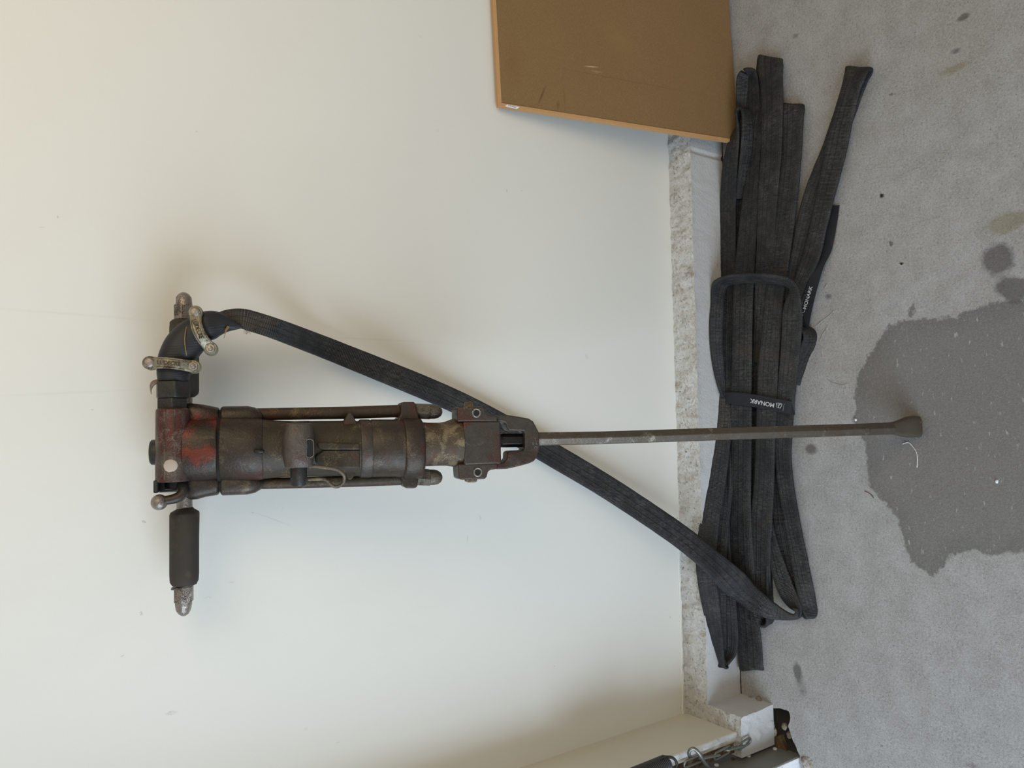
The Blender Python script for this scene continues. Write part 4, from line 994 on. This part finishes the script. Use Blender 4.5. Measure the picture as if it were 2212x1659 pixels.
def clamp(p0, p1, bend, depth, read):
    """claw clamp between two bolt centres (pixels); a bow over the sleeve with an eye at each end"""
    cl = MB(); a = Vector(p0); b = Vector(p1)
    A = tl(*p0, .030); B = tl(*p1, .030); dirv = (B-A).normalized(); outv = -(TR @ Vector((0, 1, 0))); sidev = dirv.cross(outv).normalized(); L = (B-A).length
    def sweep(off, yoff, hw, thk, sgn):
        R = []; N_ = 22
        for i in range(N_+1):
            t = i/N_; bow = math.sin(math.pi*t)
            c = A + dirv*(L*t) + sidev*(bend*bow) + outv*(yoff+sgn*depth*bow)
            k = hw*(1.0 - .18*math.sin(math.pi*t)**2) if True else hw
            R.append(sring(c, sidev, outv, k, thk, 3.5, 16))
        cl.loft(R)
    sweep(0, .0, .0102, .0042, 1)          # front half
    sweep(0, -.010, .0082, .0038, -1)      # back half goes behind the sleeve
    for c in (A, B):
        R = []
        for yy, r in ((-.0165, .0098), (-.0150, .0112), (.0030, .0112), (.0050, .0098)): R.append(sring(c+outv*yy, sidev, dirv, r, r, 2, 24))
        cl.loft(R)
    o = cl.build('hose_clamp', M['clamp'], hose, smooth=50)
    # raised borders on the face
    e = MB()
    for sg in (-1, 1):
        P = []
        for i in range(4, 19):
            t = i/22; bow = math.sin(math.pi*t)
            P.append(A+dirv*(L*t)+sidev*(bend*bow+sg*.0080)+outv*(depth*bow+.0044))
        e.tube(P, .0012, 6)
    e.build('face_border', M['clamp'], o)
    bo = MB(); c = A+outv*.005
    bo.loft([sring(c+outv*yy, sidev, dirv, r, r, 2, 20) for yy, r in ((0, .0080), (.0022, .0080), (.0036, .006), (.0040, .003))]); bo.build('bolt_head', M['steel'], o, smooth=60)
    nu = MB(); c = B+outv*.005
    nu.loft([[c+outv*yy+(sidev*math.cos(math.pi*k/3)+dirv*math.sin(math.pi*k/3))*.0080 for k in range(6)] for yy in (0, .0045)]); nu.build('clamp_nut', M['steel'], o, bevel=.0006)
    sh = MB(); sh.tube([B+outv*.005, B+outv*.0125, B+outv*.0133], [.0038, .0038, .0028], 14); sh.build('bolt_end', M['steel'], o)
    mid = A+dirv*(L*.46)+sidev*bend+outv*(depth+.0043)
    F_ = frame(mid, dirv*read, outv.cross(dirv*read)); txt('LÜDECKE', .0098, M['rod'], F_, o, ext=.0004, bold=.0002, fit=L*.52)
    return o
clamp((324, 784), (418, 792), -.001, .012, 1)
clamp((423, 675), (455, 753), .0065, .012, 1)

# ================================================================ STRAPS
def strap(name, pts, label, th=.0011):
    base = onz(pts[0][0], pts[0][1], 0); o = empty(name, base); tag(o, label, 'strap', 'printed hook-and-loop straps')
    rows = crom([list(onz(p[0], p[1], p[2])-base)+[p[3], p[4], p[5]] for p in pts], 8); N_ = len(rows); R = []
    for i, r in enumerate(rows):
        c = Vector(r[:3]); Tn = (Vector(rows[min(i+1, N_-1)][:3])-Vector(rows[max(i-1, 0)][:3])).normalized()
        W = Vector((r[4], r[5], 0)); W = (W-Tn*W.dot(Tn)).normalized(); Nn = W.cross(Tn)
        hw = r[3]/2*.00118*(1+.25*abs(r[5])); R.append([c+W*sx*hw+Nn*sy*th/2 for sx, sy in ((-1, -1), (1, -1), (1, 1), (-1, 1))])
    m = MB(); m.loft(R); b = m.build('band', M['strap'], o, bevel=.0003, seg=1)
    return o, base
s1, b1 = strap('hose_strap', [(1562, 866, .004, 26, 1, 0), (1557, 862, .020, 26, 1, 0), (1560, 860, .034, 27, 1, 0), (1575, 860, .0425, 28, 1, .04), (1601, 862, .0440, 28, 1, .06), (1630, 866, .0440, 28, 1, .1), (1657, 871, .0440, 28, 1, .12), (1690, 878, .0440, 28, 1, .12), (1708, 881, .0400, 28, 1, .1), (1715, 882, .026, 28, 1, .05), (1716, 881, .014, 28, 1, 0), (1716, 880, .003, 28, 1, 0)],
               'black strap printed MONARK wrapped across the hose bundle, nearest the drill steel')
zt = .0450
def ptxt(px, py, zz, base): return onz(px, py, zz)-base
a_, b_ = ptxt(1673, 875.5, zt, b1), ptxt(1621, 865, zt, b1)
up_ = ptxt(1646, 880, zt, b1)-ptxt(1648, 868, zt, b1)
F_ = frame((a_+b_)/2+Vector((0, 0, .0004)), b_-a_, up_)
txt('MONARK', .0160, M['print'], F_, s1, ext=.0001, bold=.00025, fit=(b_-a_).length)
def lg(u, v): return ptxt(1600+u/13.825, 800+v/13.825, zt, b1)+Vector((0, 0, .0003))
m = MB()
for pl_ in ([(1135, 1010), (1225, 1010), (1240, 1020), (1185, 1120), (1170, 1132), (1152, 1125), (1110, 1020)], [(1160, 1025), (1120, 1105), (1100, 1115), (1088, 1105), (1062, 1005), (1070, 980), (1090, 975), (1215, 990), (1238, 1012)]):
    m.tube([lg(*q) for q in pl_], .00065, 6)
m.build('logo', M['print'], s1)
m = MB()
for k in range(13): q = lg(1300-k*3, 1000+k*17); m.box(q, (.0004, 0, 0), (0, .0004, 0), (0, 0, .0002))
m.build('stitching', M['print'], s1)
s2, b2 = strap('hose_strap', [(1802, 444, .003, 20, 0, 1), (1795, 490, .004, 21, 0, 1), (1783, 540, .006, 24, 0, 1), (1769, 575, .014, 20, 0, 1), (1754, 622, .0200, 21, .1, 1), (1744, 662, .0200, 21, .1, 1), (1737, 700, .016, 20, .1, 1), (1728, 735, .008, 24, .1, 1), (1722, 770, .004, 22, 0, 1)],
               'black strap printed MONARK lying loose along the outer side of the hose bundle')
a_, b_ = ptxt(1738, 668, .0212, b2), ptxt(1752.5, 619, .0212, b2)
F_ = frame((a_+b_)/2+Vector((0, 0, .0004)), b_-a_, ptxt(1732, 640, .0212, b2)-ptxt(1744, 643, .0212, b2))
txt('MONARK', .0140, M['print'], F_, s2, ext=.0001, bold=.0002, fit=(b_-a_).length)
m = MB(); m.tube([ptxt(x, y, .0208, b2) for x, y in [(1738, 669), (1738, 673), (1731, 677), (1734, 680), (1733, 684)]], .0006, 6); m.build('logo', M['print'], s2)

# ---- loose bits on the floor
def bits(name, px, py, r, mat, label, cat):
    p = onz(px, py, 0); return tag(rock((p.x, p.y, r*.35), (r, r*.8, r), px*.1, name, None, M[mat]), label, cat)
bits('soil_crumb', 1905, 423, .0035, 'cavity', 'tiny black crumb on the open floor beside the outermost hose fold', 'crumb')
bits('soil_crumb', 1948, 570, .0028, 'cavity', 'tiny black crumb on the floor between the loose strap and the damp patch', 'crumb')
bits('paint_flake', 1849, 907, .0035, 'jambw', 'small white paint flake at the tip of the damp patch by the drill steel', 'paint flake')
bits('paint_flake', 2154, 1040, .0040, 'jambw', 'white paint flake on the damp patch at the front edge of the photograph', 'paint flake')
p = [onz(*q, .0012) for q in [(1950, 959), (1962, 956), (1972, 965), (1981, 982), (1981, 1010)]]
m = MB(); m.tube([Vector(x) for x in crom(p, 6)], .0009, 6); tag(m.build('loose_thread', M['jambw'], smooth=180), 'thin pale curled thread on the damp patch beside the bit of the drill steel', 'thread')
p = [onz(*q, .0012) for q in [(1868, 1061), (1880, 1067), (1887, 1076)]]
m = MB(); m.tube([Vector(x) for x in crom(p, 6)], .0008, 6); tag(m.build('dry_twig', M['wood'], smooth=180), 'short dark twig at the edge of the damp patch', 'twig')
